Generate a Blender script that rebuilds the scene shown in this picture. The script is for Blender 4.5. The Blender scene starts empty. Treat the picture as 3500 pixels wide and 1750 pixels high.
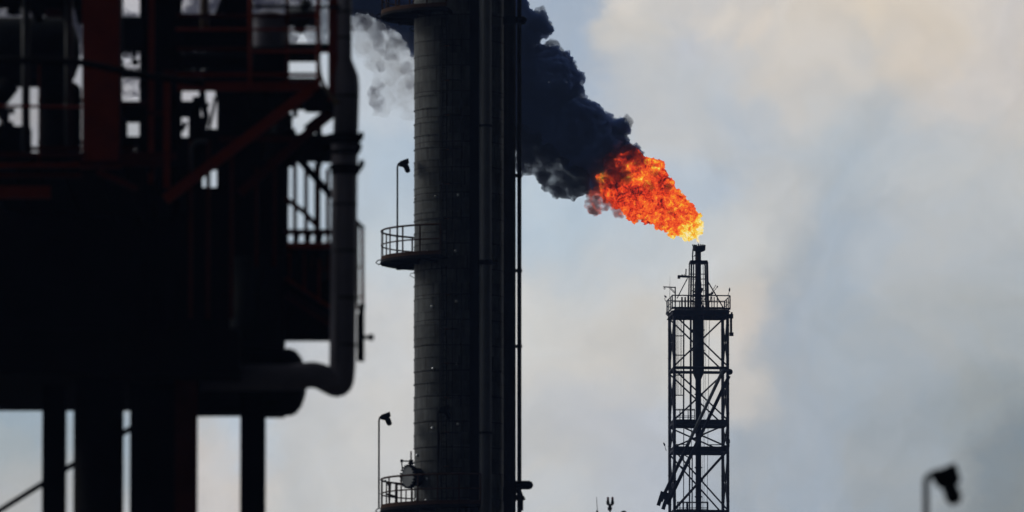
import bpy, math, random
from mathutils import Vector, Matrix
random.seed(7)
R = math.radians
S = bpy.context.scene
COL = S.collection
# ------------------------------------------------------------------ camera
CAM_Z, PITCH, LENS = 1.7, R(5.5), 400.0
F = 3500 * LENS / 36.0
cam = bpy.data.cameras.new('camera')
cam.lens = LENS; cam.sensor_width = 36; cam.clip_start = 1; cam.clip_end = 20000
cam.dof.use_dof = True; cam.dof.focus_distance = 700; cam.dof.aperture_fstop = 2.9
camo = bpy.data.objects.new('camera', cam); COL.objects.link(camo)
camo.location = (0, 0, CAM_Z); camo.rotation_euler = (R(90) + PITCH, 0, 0)
S.camera = camo

def P(px, py, Y):
    """world point at distance Y (metres north) in the direction of a photograph pixel"""
    u, v = (px - 1750) / F, (875 - py) / F
    dx, dy, dz = u, math.cos(PITCH) - v * math.sin(PITCH), math.sin(PITCH) + v * math.cos(PITCH)
    k = Y / dy
    return Vector((dx * k, Y, CAM_Z + dz * k))

# ------------------------------------------------------------------ world
SUN_EL, SUN_AZ = R(24), R(-62)      # sun ahead and to the left, behind cloud
w = bpy.data.worlds.new('World'); S.world = w; w.use_nodes = True
nt = w.node_tree; N = nt.nodes; L = nt.links; N.clear()
def nd(tree, typ, **kw):
    n = tree.nodes.new(typ)
    for k, v in kw.items(): setattr(n, k, v)
    return n
def mth(op, a, b=None, c=None, tree=None, clamp=False):
    tree = tree or nt
    n = tree.nodes.new('ShaderNodeMath'); n.operation = op; n.use_clamp = clamp
    for i, x in enumerate((a, b, c)):
        if x is None: continue
        if isinstance(x, (int, float)): n.inputs[i].default_value = x
        else: tree.links.new(x, n.inputs[i])
    return n.outputs[0]
def s2l(c): 
    return tuple(((x / 255) / 12.92 if x / 255 < .04045 else ((x / 255 + .055) / 1.055) ** 2.4) for x in c)
tc = nd(nt, 'ShaderNodeTexCoord')
sep = nd(nt, 'ShaderNodeSeparateXYZ'); L.new(tc.outputs['Generated'], sep.inputs[0])
yy = mth('MAXIMUM', sep.outputs[1], 0.05)
sx = mth('MULTIPLY', mth('DIVIDE', sep.outputs[0], yy), F / 1750)
sy = mth('MULTIPLY', mth('SUBTRACT', mth('DIVIDE', sep.outputs[2], yy), math.tan(PITCH)), F / 1750 * .99)
cmb = nd(nt, 'ShaderNodeCombineXYZ'); L.new(sx, cmb.inputs[0]); L.new(sy, cmb.inputs[1])
def noise(tree, vec, scale, detail=5, rough=.5, dist=0, dims='3D'):
    n = nd(tree, 'ShaderNodeTexNoise'); n.noise_dimensions = dims
    n.inputs['Scale'].default_value = scale; n.inputs['Detail'].default_value = detail
    n.inputs['Roughness'].default_value = rough; n.inputs['Distortion'].default_value = dist
    if vec is not None: tree.links.new(vec, n.inputs['Vector'])
    return n
def vm(op, a, b=None, tree=None, sc=None):
    tree = tree or nt
    n = tree.nodes.new('ShaderNodeVectorMath'); n.operation = op
    for i, x in enumerate((a, b)):
        if x is None: continue
        if isinstance(x, (tuple, list)): n.inputs[i].default_value = x
        else: tree.links.new(x, n.inputs[i])
    if sc is not None:
        if isinstance(sc, (int, float)): n.inputs['Scale'].default_value = sc
        else: tree.links.new(sc, n.inputs['Scale'])
    return n
n1 = noise(nt, cmb.outputs[0], 2.2, 7, .55, .3)
wrp = vm('MULTIPLY', vm('SUBTRACT', n1.outputs['Color'], (.5, .5, .5)).outputs[0], (.42, .32, 0))
n1b = noise(nt, cmb.outputs[0], 8.0, 6, .6, .5)
wrp = vm('ADD', wrp.outputs[0], vm('MULTIPLY', vm('SUBTRACT', n1b.outputs['Color'], (.5, .5, .5)).outputs[0], (.11, .09, 0)).outputs[0])
wc = vm('ADD', cmb.outputs[0], wrp.outputs[0]).outputs[0]
PATCH = [  # px, py, radius, colour seen
 (1900, 130, 230, (160, 173, 190)), (1960, 420, 190, (172, 184, 200)), (2000, 640, 220, (184, 197, 208)),
 (2170, 90, 120, (206, 200, 192)), (2480, 60, 200, (198, 193, 188)), (2440, 85, 80, (226, 213, 196)), (2560, 110, 60, (224, 210, 194)), (2900, 60, 70, (222, 209, 192)), (3080, 170, 70, (220, 207, 192)), (2150, 40, 60, (218, 209, 198)), (2880, 190, 80, (186, 186, 186)), (2340, 170, 90, (188, 190, 196)), (2760, 120, 200, (207, 198, 187)),
 (2800, 290, 180, (204, 196, 187)), (3150, 90, 240, (209, 199, 187)), (3300, 260, 260, (202, 194, 187)), (2250, 320, 200, (196, 196, 196)),
 (2500, 420, 220, (184, 189, 195)), (2370, 560, 130, (172, 184, 198)), (2680, 680, 170, (190, 191, 192)),
 (2500, 800, 150, (194, 195, 195)), (2560, 1080, 120, (203, 196, 190)), (2540, 1300, 110, (198, 193, 188)),
 (2300, 1080, 160, (200, 198, 195)), (2150, 880, 230, (192, 197, 201)), (2130, 1200, 220, (198, 195, 191)),
 (2130, 1500, 200, (182, 186, 194)), (1880, 1150, 200, (197, 199, 200)), (1900, 1550, 230, (188, 189, 190)),
 (2900, 500, 240, (176, 183, 189)), (3300, 560, 240, (184, 186, 187)), (2850, 850, 230, (163, 173, 184)),
 (3200, 850, 230, (176, 180, 184)), (2750, 1150, 210, (160, 168, 178)), (3050, 1150, 230, (158, 166, 174)), (3420, 1100, 220, (160, 168, 175)),
 (2750, 1520, 260, (156, 165, 176)), (3100, 1520, 220, (150, 159, 168)), (3360, 1420, 160, (146, 156, 164)), (3600, 1660, 290, (124, 131, 136)),
 (1250, 330, 150, (186, 194, 203)), (1290, 650, 200, (172, 186, 200)), (1330, 850, 140, (184, 194, 202)), (1330, 1080, 200, (201, 201, 201)),
 (1300, 1420, 200, (198, 197, 196)), (800, 1480, 110, (188, 196, 204)), (760, 1600, 120, (196, 190, 186)), (1050, 1600, 200, (190, 190, 190)),
 (60, 1500, 200, (152, 164, 173)), (60, 1720, 150, (170, 170, 170)), (1000, 700, 200, (172, 184, 196)), (100, 350, 200, (158, 156, 158)),
 (650, 30, 200, (175, 175, 182)),
]
acc_c = acc_w = None
for px, py, r, c in PATCH:
    d = vm('DISTANCE', wc, ((px - 1750) / 1750, (875 - py) / 1750, 0)).outputs['Value']
    q = mth('DIVIDE', d, r / 1750)
    g = mth('POWER', 2.718, mth('MULTIPLY', mth('MULTIPLY', q, q), -1.7))
    cc = vm('SCALE', s2l(c), sc=g).outputs[0]
    acc_c = cc if acc_c is None else vm('ADD', acc_c, cc).outputs[0]
    acc_w = g if acc_w is None else mth('ADD', acc_w, g)
nb = noise(nt, tc.outputs['Generated'], 3.0, 6, .55, .4)
rmp = nd(nt, 'ShaderNodeValToRGB'); L.new(nb.outputs[0], rmp.inputs[0])
rmp.color_ramp.elements[0].position = .35; rmp.color_ramp.elements[0].color = (*s2l((150, 160, 172)), 1)
rmp.color_ramp.elements[1].position = .65; rmp.color_ramp.elements[1].color = (*s2l((204, 198, 190)), 1)
acc_c = vm('ADD', acc_c, vm('SCALE', rmp.outputs[0], sc=.004).outputs[0]).outputs[0]
acc_w = mth('ADD', acc_w, .004)
cl = vm('SCALE', acc_c, sc=mth('DIVIDE', 1, acc_w)).outputs[0]
# fine cloud relief
n2 = noise(nt, wc, 4.0, 8, .58, .6); n3 = noise(nt, wc, 11.0, 7, .6, .5)
rel = mth('ADD', mth('MULTIPLY', mth('SUBTRACT', n2.outputs[0], .5), .40), mth('MULTIPLY', mth('SUBTRACT', n3.outputs[0], .5), .13))
cl = vm('SCALE', cl, sc=mth('ADD', rel, 1.0)).outputs[0]
tint = vm('MULTIPLY', vm('SUBTRACT', noise(nt, wc, 3.1, 6, .6, .5).outputs[0], (.5, .5, .5)).outputs[0], (.16, .05, -.10))
cl = vm('ADD', cl, tint.outputs[0]).outputs[0]
sky = nd(nt, 'ShaderNodeTexSky', sky_type='NISHITA'); sky.sun_disc = False
sky.sun_elevation = SUN_EL; sky.sun_rotation = SUN_AZ
sk = vm('SCALE', sky.outputs[0], sc=.09).outputs[0]
mx = nd(nt, 'ShaderNodeMix', data_type='RGBA'); mx.inputs[0].default_value = .94
L.new(sk, mx.inputs[6]); L.new(cl, mx.inputs[7])
# unseen sky overhead and behind dimmed to keep near faces dark, full ahead
mr = nd(nt, 'ShaderNodeMapRange'); mr.interpolation_type = 'SMOOTHSTEP'
dirv = vm('DOT_PRODUCT', tc.outputs['Generated'], tuple(Vector((-.5, .86, .1)).normalized())).outputs['Value']
L.new(dirv, mr.inputs[0]); mr.inputs[1].default_value = -.15; mr.inputs[2].default_value = .78
mr.inputs[3].default_value = .022; mr.inputs[4].default_value = 1.0
fin = vm('SCALE', mx.outputs[2], sc=mr.outputs[0]).outputs[0]
bg = nd(nt, 'ShaderNodeBackground'); L.new(fin, bg.inputs[0]); bg.inputs[1].default_value = 1.13
wo = nd(nt, 'ShaderNodeOutputWorld'); L.new(bg.outputs[0], wo.inputs[0])
w.cycles.sampling_method = 'MANUAL'; w.cycles.sample_map_resolution = 512

sl = bpy.data.lights.new('sun', 'SUN'); sl.energy = .5; sl.angle = R(12); sl.color = (1, .94, .86)
so = bpy.data.objects.new('sun', sl); COL.objects.link(so)
sd = Vector((math.sin(SUN_AZ) * math.cos(SUN_EL), math.cos(SUN_AZ) * math.cos(SUN_EL), math.sin(SUN_EL)))
so.rotation_euler = sd.to_track_quat('Z', 'Y').to_euler(); so.location = (0, 300, 200)

S.view_settings.view_transform = 'Standard'; S.view_settings.look = 'None'
S.view_settings.exposure = 0; S.view_settings.gamma = 1
S.cycles.use_denoising = True
S.cycles.max_bounces = 6; S.cycles.diffuse_bounces = 2; S.cycles.volume_bounces = 3; S.cycles.transparent_max_bounces = 8
S.cycles.volume_step_rate = 1.0; S.cycles.volume_max_steps = 256

# ------------------------------------------------------------------ materials
def mat(name, col, rough=.6, metal=0, var=.25, rust=0, scale=1.0, spec=.3):
    m = bpy.data.materials.new(name); m.use_nodes = True; t = m.node_tree
    b = t.nodes['Principled BSDF']; b.inputs['Roughness'].default_value = rough; b.inputs['Metallic'].default_value = metal
    b.inputs['Specular IOR Level'].default_value = spec
    c = nd(t, 'ShaderNodeTexCoord'); n = noise(t, c.outputs['Object'], 1.7 * scale, 8, .6)
    r = nd(t, 'ShaderNodeValToRGB'); t.links.new(n.outputs[0], r.inputs[0])
    e = r.color_ramp.elements
    e[0].position = .3; e[0].color = (*[x * (1 - var) for x in col], 1)
    e[1].position = .7; e[1].color = (*[min(1, x * (1 + var)) for x in col], 1)
    out = r.outputs[0]
    if rust:
        n2 = noise(t, c.outputs['Object'], 4.5 * scale, 8, .7)
        k = nd(t, 'ShaderNodeMapRange'); t.links.new(n2.outputs[0], k.inputs[0])
        k.inputs[1].default_value = .62 - rust * .3; k.inputs[2].default_value = .72 - rust * .3
        x = nd(t, 'ShaderNodeMix', data_type='RGBA'); t.links.new(k.outputs[0], x.inputs[0])
        t.links.new(out, x.inputs[6]); x.inputs[7].default_value = (.07, .028, .012, 1); out = x.outputs[2]
    t.links.new(out, b.inputs['Base Color'])
    return m
M = dict(
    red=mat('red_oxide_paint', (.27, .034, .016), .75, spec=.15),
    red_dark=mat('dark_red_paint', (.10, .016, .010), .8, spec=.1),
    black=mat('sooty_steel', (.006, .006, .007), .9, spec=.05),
    blueblack=mat('dark_blue_steel', (.012, .016, .02), .8, spec=.1),
    pipe=mat('grey_pipe_jacket', (.18, .175, .22), .6, spec=.3, var=.12),
    pipe_dark=mat('dark_grey_pipe', (.045, .052, .06), .6, spec=.25),
    beige=mat('beige_pipe', (.25, .2, .15), .7),
    grate=mat('galvanised_grey', (.09, .1, .11), .7),
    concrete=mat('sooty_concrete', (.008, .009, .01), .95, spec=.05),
    tower=mat('hazed_tower_steel', (.028, .037, .065), .75, var=.4, rust=.2, spec=.15),  # navy tint puts distance haze into the steel's base colour
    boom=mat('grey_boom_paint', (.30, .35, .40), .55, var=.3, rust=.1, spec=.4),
    rail=mat('rusty_rail', (.07, .038, .025), .8, rust=.5, spec=.1),
    toe=mat('rusty_brown_plate', (.09, .045, .025), .8, rust=.3, spec=.1),
    dark=mat('dark_platform_steel', (.012, .012, .014), .85, spec=.08),
    colpipe=mat('column_pipe_jacket', (.09, .105, .12), .6, var=.15, spec=.3),
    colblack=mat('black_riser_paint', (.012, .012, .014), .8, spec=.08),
    cap=mat('bright_metal_cap', (.9, .94, .96), .35, 1, var=.05),
    orange=mat('orange_bracket', (.55, .2, .06), .7),
    flange=mat('grey_cover_plate', (.30, .33, .36), .6),
    redlens=mat('red_beacon_lens', (.22, .012, .02), .4),
    ground=mat('gravel_ground', (.05, .048, .045), .95, scale=.05),
    road=mat('asphalt', (.045, .045, .047), .9, scale=.2),
)
# clad column shell: panels with dark joints, streaks of dirt
def shell_mat():
    m = bpy.data.materials.new('weathered_cladding'); m.use_nodes = True; t = m.node_tree
    b = t.nodes['Principled BSDF']; b.inputs['Roughness'].default_value = .6; b.inputs['Specular IOR Level'].default_value = .25
    uv = nd(t, 'ShaderNodeTexCoord')
    wp = noise(t, uv.outputs['UV'], .8, 3, .5)
    v = vm('ADD', uv.outputs['UV'], vm('MULTIPLY', vm('SUBTRACT', wp.outputs['Color'], (.5, .5, .5), tree=t).outputs[0], (.05, .05, 0), tree=t).outputs[0], tree=t).outputs[0]
    br = nd(t, 'ShaderNodeTexBrick'); t.links.new(v, br.inputs['Vector'])
    br.offset = .37; br.squash = 1.0
    br.inputs['Scale'].default_value = 1; br.inputs['Brick Width'].default_value = 1.35; br.inputs['Row Height'].default_value = .92
    br.inputs['Mortar Size'].default_value = .022; br.inputs['Mortar Smooth'].default_value = .4
    br.inputs['Color1'].default_value = (.145, .165, .165, 1); br.inputs['Color2'].default_value = (.085, .10, .105, 1)
    br.inputs['Mortar'].default_value = (.02, .02, .02, 1)
    sc = vm('MULTIPLY', uv.outputs['UV'], (3.0, .25, 1), tree=t).outputs[0]
    st = noise(t, sc, 1.5, 8, .65)
    k = nd(t, 'ShaderNodeMapRange'); t.links.new(st.outputs[0], k.inputs[0]); k.inputs[1].default_value = .32; k.inputs[2].default_value = .7
    k.inputs[3].default_value = .35; k.inputs[4].default_value = 1.35
    st2 = noise(t, uv.outputs['UV'], .9, 6, .6)
    k2 = nd(t, 'ShaderNodeMapRange'); t.links.new(st2.outputs[0], k2.inputs[0]); k2.inputs[1].default_value = .35; k2.inputs[2].default_value = .65
    k2.inputs[3].default_value = .6; k2.inputs[4].default_value = 1.3
    c = vm('SCALE', br.outputs[0], tree=t, sc=k.outputs[0]).outputs[0]
    c = vm('SCALE', c, tree=t, sc=k2.outputs[0]).outputs[0]
    t.links.new(c, b.inputs['Base Color'])
    bp = nd(t, 'ShaderNodeBump'); bp.inputs['Strength'].default_value = .4; bp.inputs['Distance'].default_value = .02
    t.links.new(br.outputs['Fac'], bp.inputs['Height']); bp.invert = True; t.links.new(bp.outputs[0], b.inputs['Normal'])
    return m
M['shell'] = shell_mat()

# ------------------------------------------------------------------ mesh helpers
class MB:
    def __init__(s): s.v = []; s.f = []; s.uv = None
    def add(s, vs, fs):
        o = len(s.v); s.v += [Vector(x) for x in vs]; s.f += [tuple(i + o for i in f) for f in fs]; return s
    def box(s, a, b, rz=0):
        x0, y0, z0 = [min(a[i], b[i]) for i in range(3)]; x1, y1, z1 = [max(a[i], b[i]) for i in range(3)]
        vs = [(x, y, z) for z in (z0, z1) for y in (y0, y1) for x in (x0, x1)]
        if rz:
            c = Vector(((x0 + x1) / 2, (y0 + y1) / 2, 0)); m = Matrix.Rotation(rz, 3, 'Z')
            vs = [c + m @ (Vector(q) - c) for q in vs]
        return s.add(vs, [(0, 2, 3, 1), (4, 5, 7, 6), (0, 1, 5, 4), (2, 6, 7, 3), (0, 4, 6, 2), (1, 3, 7, 5)])
    def bar(s, a, b, wd, h=None, up=(0, 0, 1)):      # rectangular bar from a to b
        a, b = Vector(a), Vector(b); h = h or wd; d = (b - a).normalized(); up = Vector(up)
        if abs(d.dot(up)) > .98: up = Vector((0, 1, 0))
        x = d.cross(up).normalized() * wd / 2; y = x.cross(d).normalized() * h / 2
        vs = [p + i * x + j * y for p in (a, b) for i, j in ((-1, -1), (1, -1), (1, 1), (-1, 1))]
        return s.add(vs, [(0, 1, 2, 3), (7, 6, 5, 4), (0, 4, 5, 1), (1, 5, 6, 2), (2, 6, 7, 3), (3, 7, 4, 0)])
    def ibar(s, a, b, wd, h):                        # I section: web and two flanges
        a, b = Vector(a), Vector(b); t = h * .12
        s.bar(a, b, wd * .18, h - 2 * t); o = Vector((0, 0, h / 2 - t / 2 + .001))
        s.bar(a + o, b + o, wd, t); s.bar(a - o, b - o, wd, t); return s
    def tube(s, pts, r, n=10, cap=True):
        pts = [Vector(p) for p in pts]; rs = r if isinstance(r, (list, tuple)) else [r] * len(pts)
        ref = None; rings = []
        for i, p in enumerate(pts):
            d = ((pts[i + 1] - p) if i == 0 else (p - pts[i - 1]) if i == len(pts) - 1 else (pts[i + 1] - p).normalized() + (p - pts[i - 1]).normalized()).normalized()
            if ref is None: ref = Vector((0, 0, 1)) if abs(d.z) < .9 else Vector((1, 0, 0))
            x = (ref - d * ref.dot(d)).normalized(); y = d.cross(x); ref = x
            rings.append([p + (x * math.cos(2 * math.pi * k / n) + y * math.sin(2 * math.pi * k / n)) * rs[i] for k in range(n)])
        vs = [q for rg in rings for q in rg]; fs = []
        for i in range(len(pts) - 1):
            for k in range(n):
                fs.append((i * n + k, i * n + (k + 1) % n, (i + 1) * n + (k + 1) % n, (i + 1) * n + k))
        if cap: fs += [tuple(range(n))[::-1], tuple((len(pts) - 1) * n + k for k in range(n))]
        return s.add(vs, fs)
    def bend(s, pts, r, n=12, rad=None, seg=6):      # tube with rounded corners
        pts = [Vector(p) for p in pts]; out = [pts[0]]
        for i in range(1, len(pts) - 1):
            a = (pts[i - 1] - pts[i]); b = (pts[i + 1] - pts[i]); q = min(rad or r * 1.6, a.length * .49, b.length * .49)
            p0 = pts[i] + a.normalized() * q; p1 = pts[i] + b.normalized() * q
            for k in range(seg + 1):
                t = k / seg; out.append(p0 * (1 - t) ** 2 + pts[i] * 2 * t * (1 - t) + p1 * t * t)
        out.append(pts[-1]); return s.tube(out, r, n)
    def lathe(s, c, prof, n=32, axis=(0, 0, 1)):
        """prof: list of (radius, height along axis)"""
        c = Vector(c); q = Vector(axis).normalized().to_track_quat('Z', 'Y').to_matrix()
        vs = [c + q @ Vector((r * math.cos(2 * math.pi * k / n), r * math.sin(2 * math.pi * k / n), h)) for r, h in prof for k in range(n)]
        fs = [(i * n + k, i * n + (k + 1) % n, (i + 1) * n + (k + 1) % n, (i + 1) * n + k) for i in range(len(prof) - 1) for k in range(n)]
        fs += [tuple(range(n))[::-1], tuple((len(prof) - 1) * n + k for k in range(n))]
        return s.add(vs, fs)
    def arc(s, c, rad, a0, a1, r, seg=32, n=6):
        c = Vector(c); return s.tube([c + Vector((math.cos(a), math.sin(a), 0)) * rad for a in [a0 + (a1 - a0) * i / seg for i in range(seg + 1)]], r, n)
    def sector(s, c, r0, r1, a0, a1, z0, z1, seg=36):
        c = Vector(c); vs = []; fs = []
        for i in range(seg + 1):
            a = a0 + (a1 - a0) * i / seg; d = Vector((math.cos(a), math.sin(a), 0))
            vs += [c + d * r0 + Vector((0, 0, z0)), c + d * r1 + Vector((0, 0, z0)), c + d * r1 + Vector((0, 0, z1)), c + d * r0 + Vector((0, 0, z1))]
        for i in range(seg):
            b = i * 4
            for k in range(4): fs.append((b + k, b + (k + 1) % 4, b + 4 + (k + 1) % 4, b + 4 + k))
        fs += [(0, 1, 2, 3), tuple(seg * 4 + k for k in (3, 2, 1, 0))]
        return s.add(vs, fs)
    def build(s, name, m, parent=None, smooth=False, **tags):
        org = parent.matrix_world_loc if False else (Vector(parent['_o']) if parent is not None and '_o' in parent else Vector((0, 0, 0)))
        me = bpy.data.meshes.new(name); me.from_pydata([tuple(v - org) for v in s.v], [], s.f); me.update()
        import bmesh
        b = bmesh.new(); b.from_mesh(me); bmesh.ops.recalc_face_normals(b, faces=b.faces); b.to_mesh(me); b.free()
        if s.uv:
            pass
        o = bpy.data.objects.new(name, me); COL.objects.link(o); me.materials.append(m if not isinstance(m, str) else M[m])
        if smooth:
            me.polygons.foreach_set('use_smooth', [len(p.vertices) < 5 for p in me.polygons])
        if parent is not None:
            o.parent = parent; o['_o'] = tuple(org)
        for k, v in tags.items(): o[k] = v
        return o
def thing(name, label, cat, loc, group=None):
    o = bpy.data.objects.new(name, None); COL.objects.link(o); o.location = loc; o['_o'] = tuple(loc)
    o['label'] = label; o['category'] = cat; o.empty_display_size = .1
    if group: o['group'] = group
    return o
def single(mb, name, m, label, cat, group=None, smooth=False):
    o = mb.build(name, m, None, smooth); o['label'] = label; o['category'] = cat
    if group: o['group'] = group
    return o
def part_of(o, name, mb, m, smooth=False, label=None):
    q = mb.build(name, m, o, smooth)
    if label: q['label'] = label
    return q

# ------------------------------------------------------------------ ground
g = MB().add([(-6000, -3000, 0), (6000, -3000, 0), (6000, 12000, 0), (-6000, 12000, 0)], [(0, 1, 2, 3)]).build('ground', 'ground'); g['kind'] = 'structure'
g = MB().add([(-60, 30, .004), (60, 30, .004), (60, 38, .004), (-60, 38, .004)], [(0, 1, 2, 3)]).build('road', 'road'); g['kind'] = 'structure'

# ================================================================== FLARE TOWER (900 m away)
FY = 900.0
mpp = FY / F                                       # metres per photo pixel at the tower
base = P(2387, 875, FY); base.z = 0
ft = thing('flare_tower', 'dark lattice flare tower on the right with a burning tip and railed deck', 'flare tower', base)
ROT = R(4.3); HW = 2.12
def TL(x, y, z):                                   # tower-local (x right, y back) -> world
    c, s_ = math.cos(ROT), math.sin(ROT)
    return Vector((base.x + x * c - y * s_, FY + x * s_ + y * c, z))
def TZ(py): return P(2387, py, FY).z
corners = [(-HW, -HW), (HW, -HW), (HW, HW), (-HW, HW)]
for x, y in corners:
    m = MB().tube([TL(x, y, 0), TL(x, y, TZ(1080))], .125, 10)
    for k in range(7):                             # bolted splice collars
        z = TZ(1120 + 100 * k); m.lathe(TL(x, y, z), [(.15, 0), (.15, .05)], 10)
    part_of(ft, 'leg', m, 'tower', True)
rings = [1265, 1449, 1541, 1757]
zz = TZ(1757)
zs = [TZ(1077)] + [TZ(r) for r in rings]
while zs[-1] > 8: zs.append(zs[-1] - 4.8)
for i, z in enumerate(zs[1:]):
    m = MB()
    hgt = .2 if i == 0 else .26
    for a in range(4):
        p, q = corners[a], corners[(a + 1) % 4]
        if i == 0: m.tube([TL(*p, z), TL(*q, z)], .12, 10)
        else: m.ibar(TL(*p, z), TL(*q, z), .2, hgt + .1)
    part_of(ft, 'ring_beam', m, 'tower')
    if i in (1, 2):
        part_of(ft, 'landing', MB().box(TL(-1.9, -1.3, z + .02), TL(1.9, 1.3, z + .09)), 'tower')
# bracing: X on the front face, one diagonal on back, lighter X on the sides
nb_ = 0
for i in range(len(zs) - 1):
    zt, zb = zs[i] - .15, zs[i + 1] + .15
    fc = [(0, 1, 'x'), (2, 3, 'd' if i % 2 == 0 else 'x'), (1, 2, 'x'), (3, 0, 'x')]
    for a, b, kd in fc:
        p, q = corners[a], corners[b]
        rr = .064
        m1 = MB().tube([TL(*p, zt), TL(*q, zb)], rr, 6); 
        m2 = MB().tube([TL(*q, zt), TL(*p, zb)], rr, 6)
        if nb_ < 96:
            if kd == 'x' or a == 2: part_of(ft, 'brace', m2 if kd == 'd' else m1, 'tower'); nb_ += 1
            if kd == 'x': part_of(ft, 'brace', m2, 'tower'); nb_ += 1
        mid = ((p[0] + q[0]) / 2, (p[1] + q[1]) / 2)
        if kd == 'x' and a == 0 and i < 5: part_of(ft, 'gusset', MB().box(TL(mid[0] - .16, mid[1] - .04, (zt + zb) / 2 - .14), TL(mid[0] + .16, mid[1] + .04, (zt + zb) / 2 + .14)), 'tower')
# central stack
sx0 = (2386 - 2387) * mpp
m = MB().lathe(TL(sx0, 0, 0), [(.23, 0), (.23, TZ(1297)), (.45, TZ(1276)), (.45, TZ(1068)), (.27, TZ(1056)), (.27, TZ(968)), (.235, TZ(960)), (.235, TZ(856))], 24)
stack = part_of(ft, 'stack', m, 'tower', True)
for py in (1000, 1012, 1024, 1035, 990, 1130, 1200, 1350, 1480, 1600, 1700):
    rr = .33 if py < 1060 else (.52 if py < 1270 else .3)
    m = MB().lathe(TL(sx0, 0, TZ(py)), [(rr, 0), (rr, .09)], 20); part_of(ft, 'stack_flange', m, 'tower')
# burner tip with ragged crown
zt = TZ(857)
m = MB().lathe(TL(sx0 + .08, 0, zt), [(.24, -.1), (.46, 0), (.5, .06), (.52, .34), (.44, .34), (.42, .02)], 28)
tip = part_of(ft, 'burner_tip', m, 'tower')
for k in range(18):
    a = 2 * math.pi * k / 18; c0 = TL(sx0 + .08 + .47 * math.cos(a), .47 * math.sin(a), zt + .33); o_ = Vector((math.cos(a), math.sin(a), 0))
    part_of(tip, 'vane', MB().bar(c0, c0 + o_ * random.uniform(.02, .11) + Vector((0, 0, random.uniform(.1, .2))), .1, .045), 'tower')
# left support of the tip and knee brace
part_of(ft, 'pilot_pipe', MB().tube([P(2368, 893, FY), P(2367, 875, FY), P(2369, 850, FY)], .055, 8).tube([P(2371, 878, FY), P(2380, 867, FY)], .035, 6), 'tower')
# inner frame round the stack
zr = TZ(897)
m = MB()
for a in range(4):
    p, q = [(-.62, -.62), (.62, -.62), (.62, .62), (-.62, .62)][a], [(-.62, -.62), (.62, -.62), (.62, .62), (-.62, .62)][(a + 1) % 4]
    m.bar(TL(*p, zr), TL(*q, zr), .12, .22)
part_of(ft, 'head_frame', m, 'tower')
for x, y, r in ((-.62, -.62, .06), (.66, -.62, .07), (.72, .62, .06), (-.66, .62, .05)):
    part_of(ft, 'head_post', MB().tube([TL(x * 1.12, y, TZ(1066)), TL(x, y, zr)], r, 8), 'tower')
for x, y, r in ((-.42, -.3, .045), (-.34, .2, .035), (-.5, .1, .03), (.5, -.2, .05), (.58, .1, .03), (.4, .3, .025), (-.56, -.4, .03), (.64, -.3, .03)):
    part_of(ft, 'riser_pipe', MB().tube([TL(x * 1.15, y, TZ(1068)), TL(x, y, TZ(905))], r, 6), 'tower')
m = MB()
for py in (938, 955, 975, 995, 1015, 1040): m.box(TL(-.68, -.05, TZ(py)), TL(.72, .05, TZ(py) + .05))
part_of(ft, 'pipe_bracket', m, 'tower')
# clutter round the stack above the deck: valves
for k in range(10):
    c0 = TL(random.uniform(-.6, .7), random.uniform(-.5, .5), TZ(random.uniform(960, 1050)))
    part_of(ft, 'valve', MB().lathe(c0, [(.04, -.1), (.09, -.07), (.09, .07), (.04, .1)], 8, (random.uniform(-1, 1), .2, .6)), 'tower')
# outrigger beam on the left
T = lambda px, py, dy=0: P(px, py, FY + dy)
o = part_of(ft, 'outrigger', MB().bar(T(2356, 946), T(2317, 944), .16, .17).bar(T(2390, 948), T(2356, 946), .12, .12), 'tower')
part_of(o, 'end_block', MB().box(T(2316, 941, -.15), T(2325, 953, .15)), 'tower')
part_of(o, 'upright', MB().bar(T(2344, 943), T(2345, 919), .09).box(T(2329, 938, -.08), T(2334, 943, .08)).box(T(2337, 937, -.08), T(2340, 943, .08)), 'tower')
part_of(o, 'stay', MB().tube([T(2350, 951), T(2332, 985), T(2314, 1020)], .04, 6), 'tower')
part_of(ft, 'stay', MB().tube([T(2417, 958), T(2471, 1050)], .05, 6), 'tower')
# deck
zd = TZ(1077)
DW = 2.3
dk = part_of(ft, 'deck', MB().box(TL(-DW, -DW, zd + .16), TL(DW, DW, zd + .24), ROT).box(TL(-.3, -.3, zd + .1), TL(.3, .3, zd + .15), ROT), 'tower')
m = MB()
for a in range(4):
    p, q = corners[a], corners[(a + 1) % 4]; m.ibar(TL(p[0] * 1.05, p[1] * 1.05, zd - .02), TL(q[0] * 1.05, q[1] * 1.05, zd - .02), .22, .36)
for x in (-1.2, 0, 1.2): m.bar(TL(x, -HW, zd), TL(x, HW, zd), .12, .3)
part_of(dk, 'deck_beam', m, 'tower')
part_of(dk, 'side_bracket', MB().box(T(2276, 1067), T(2283, 1069, .2)).box(T(2276, 1074), T(2283, 1076, .2)).bar(T(2277, 1068), T(2276, 1075), .05), 'tower')
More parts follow.
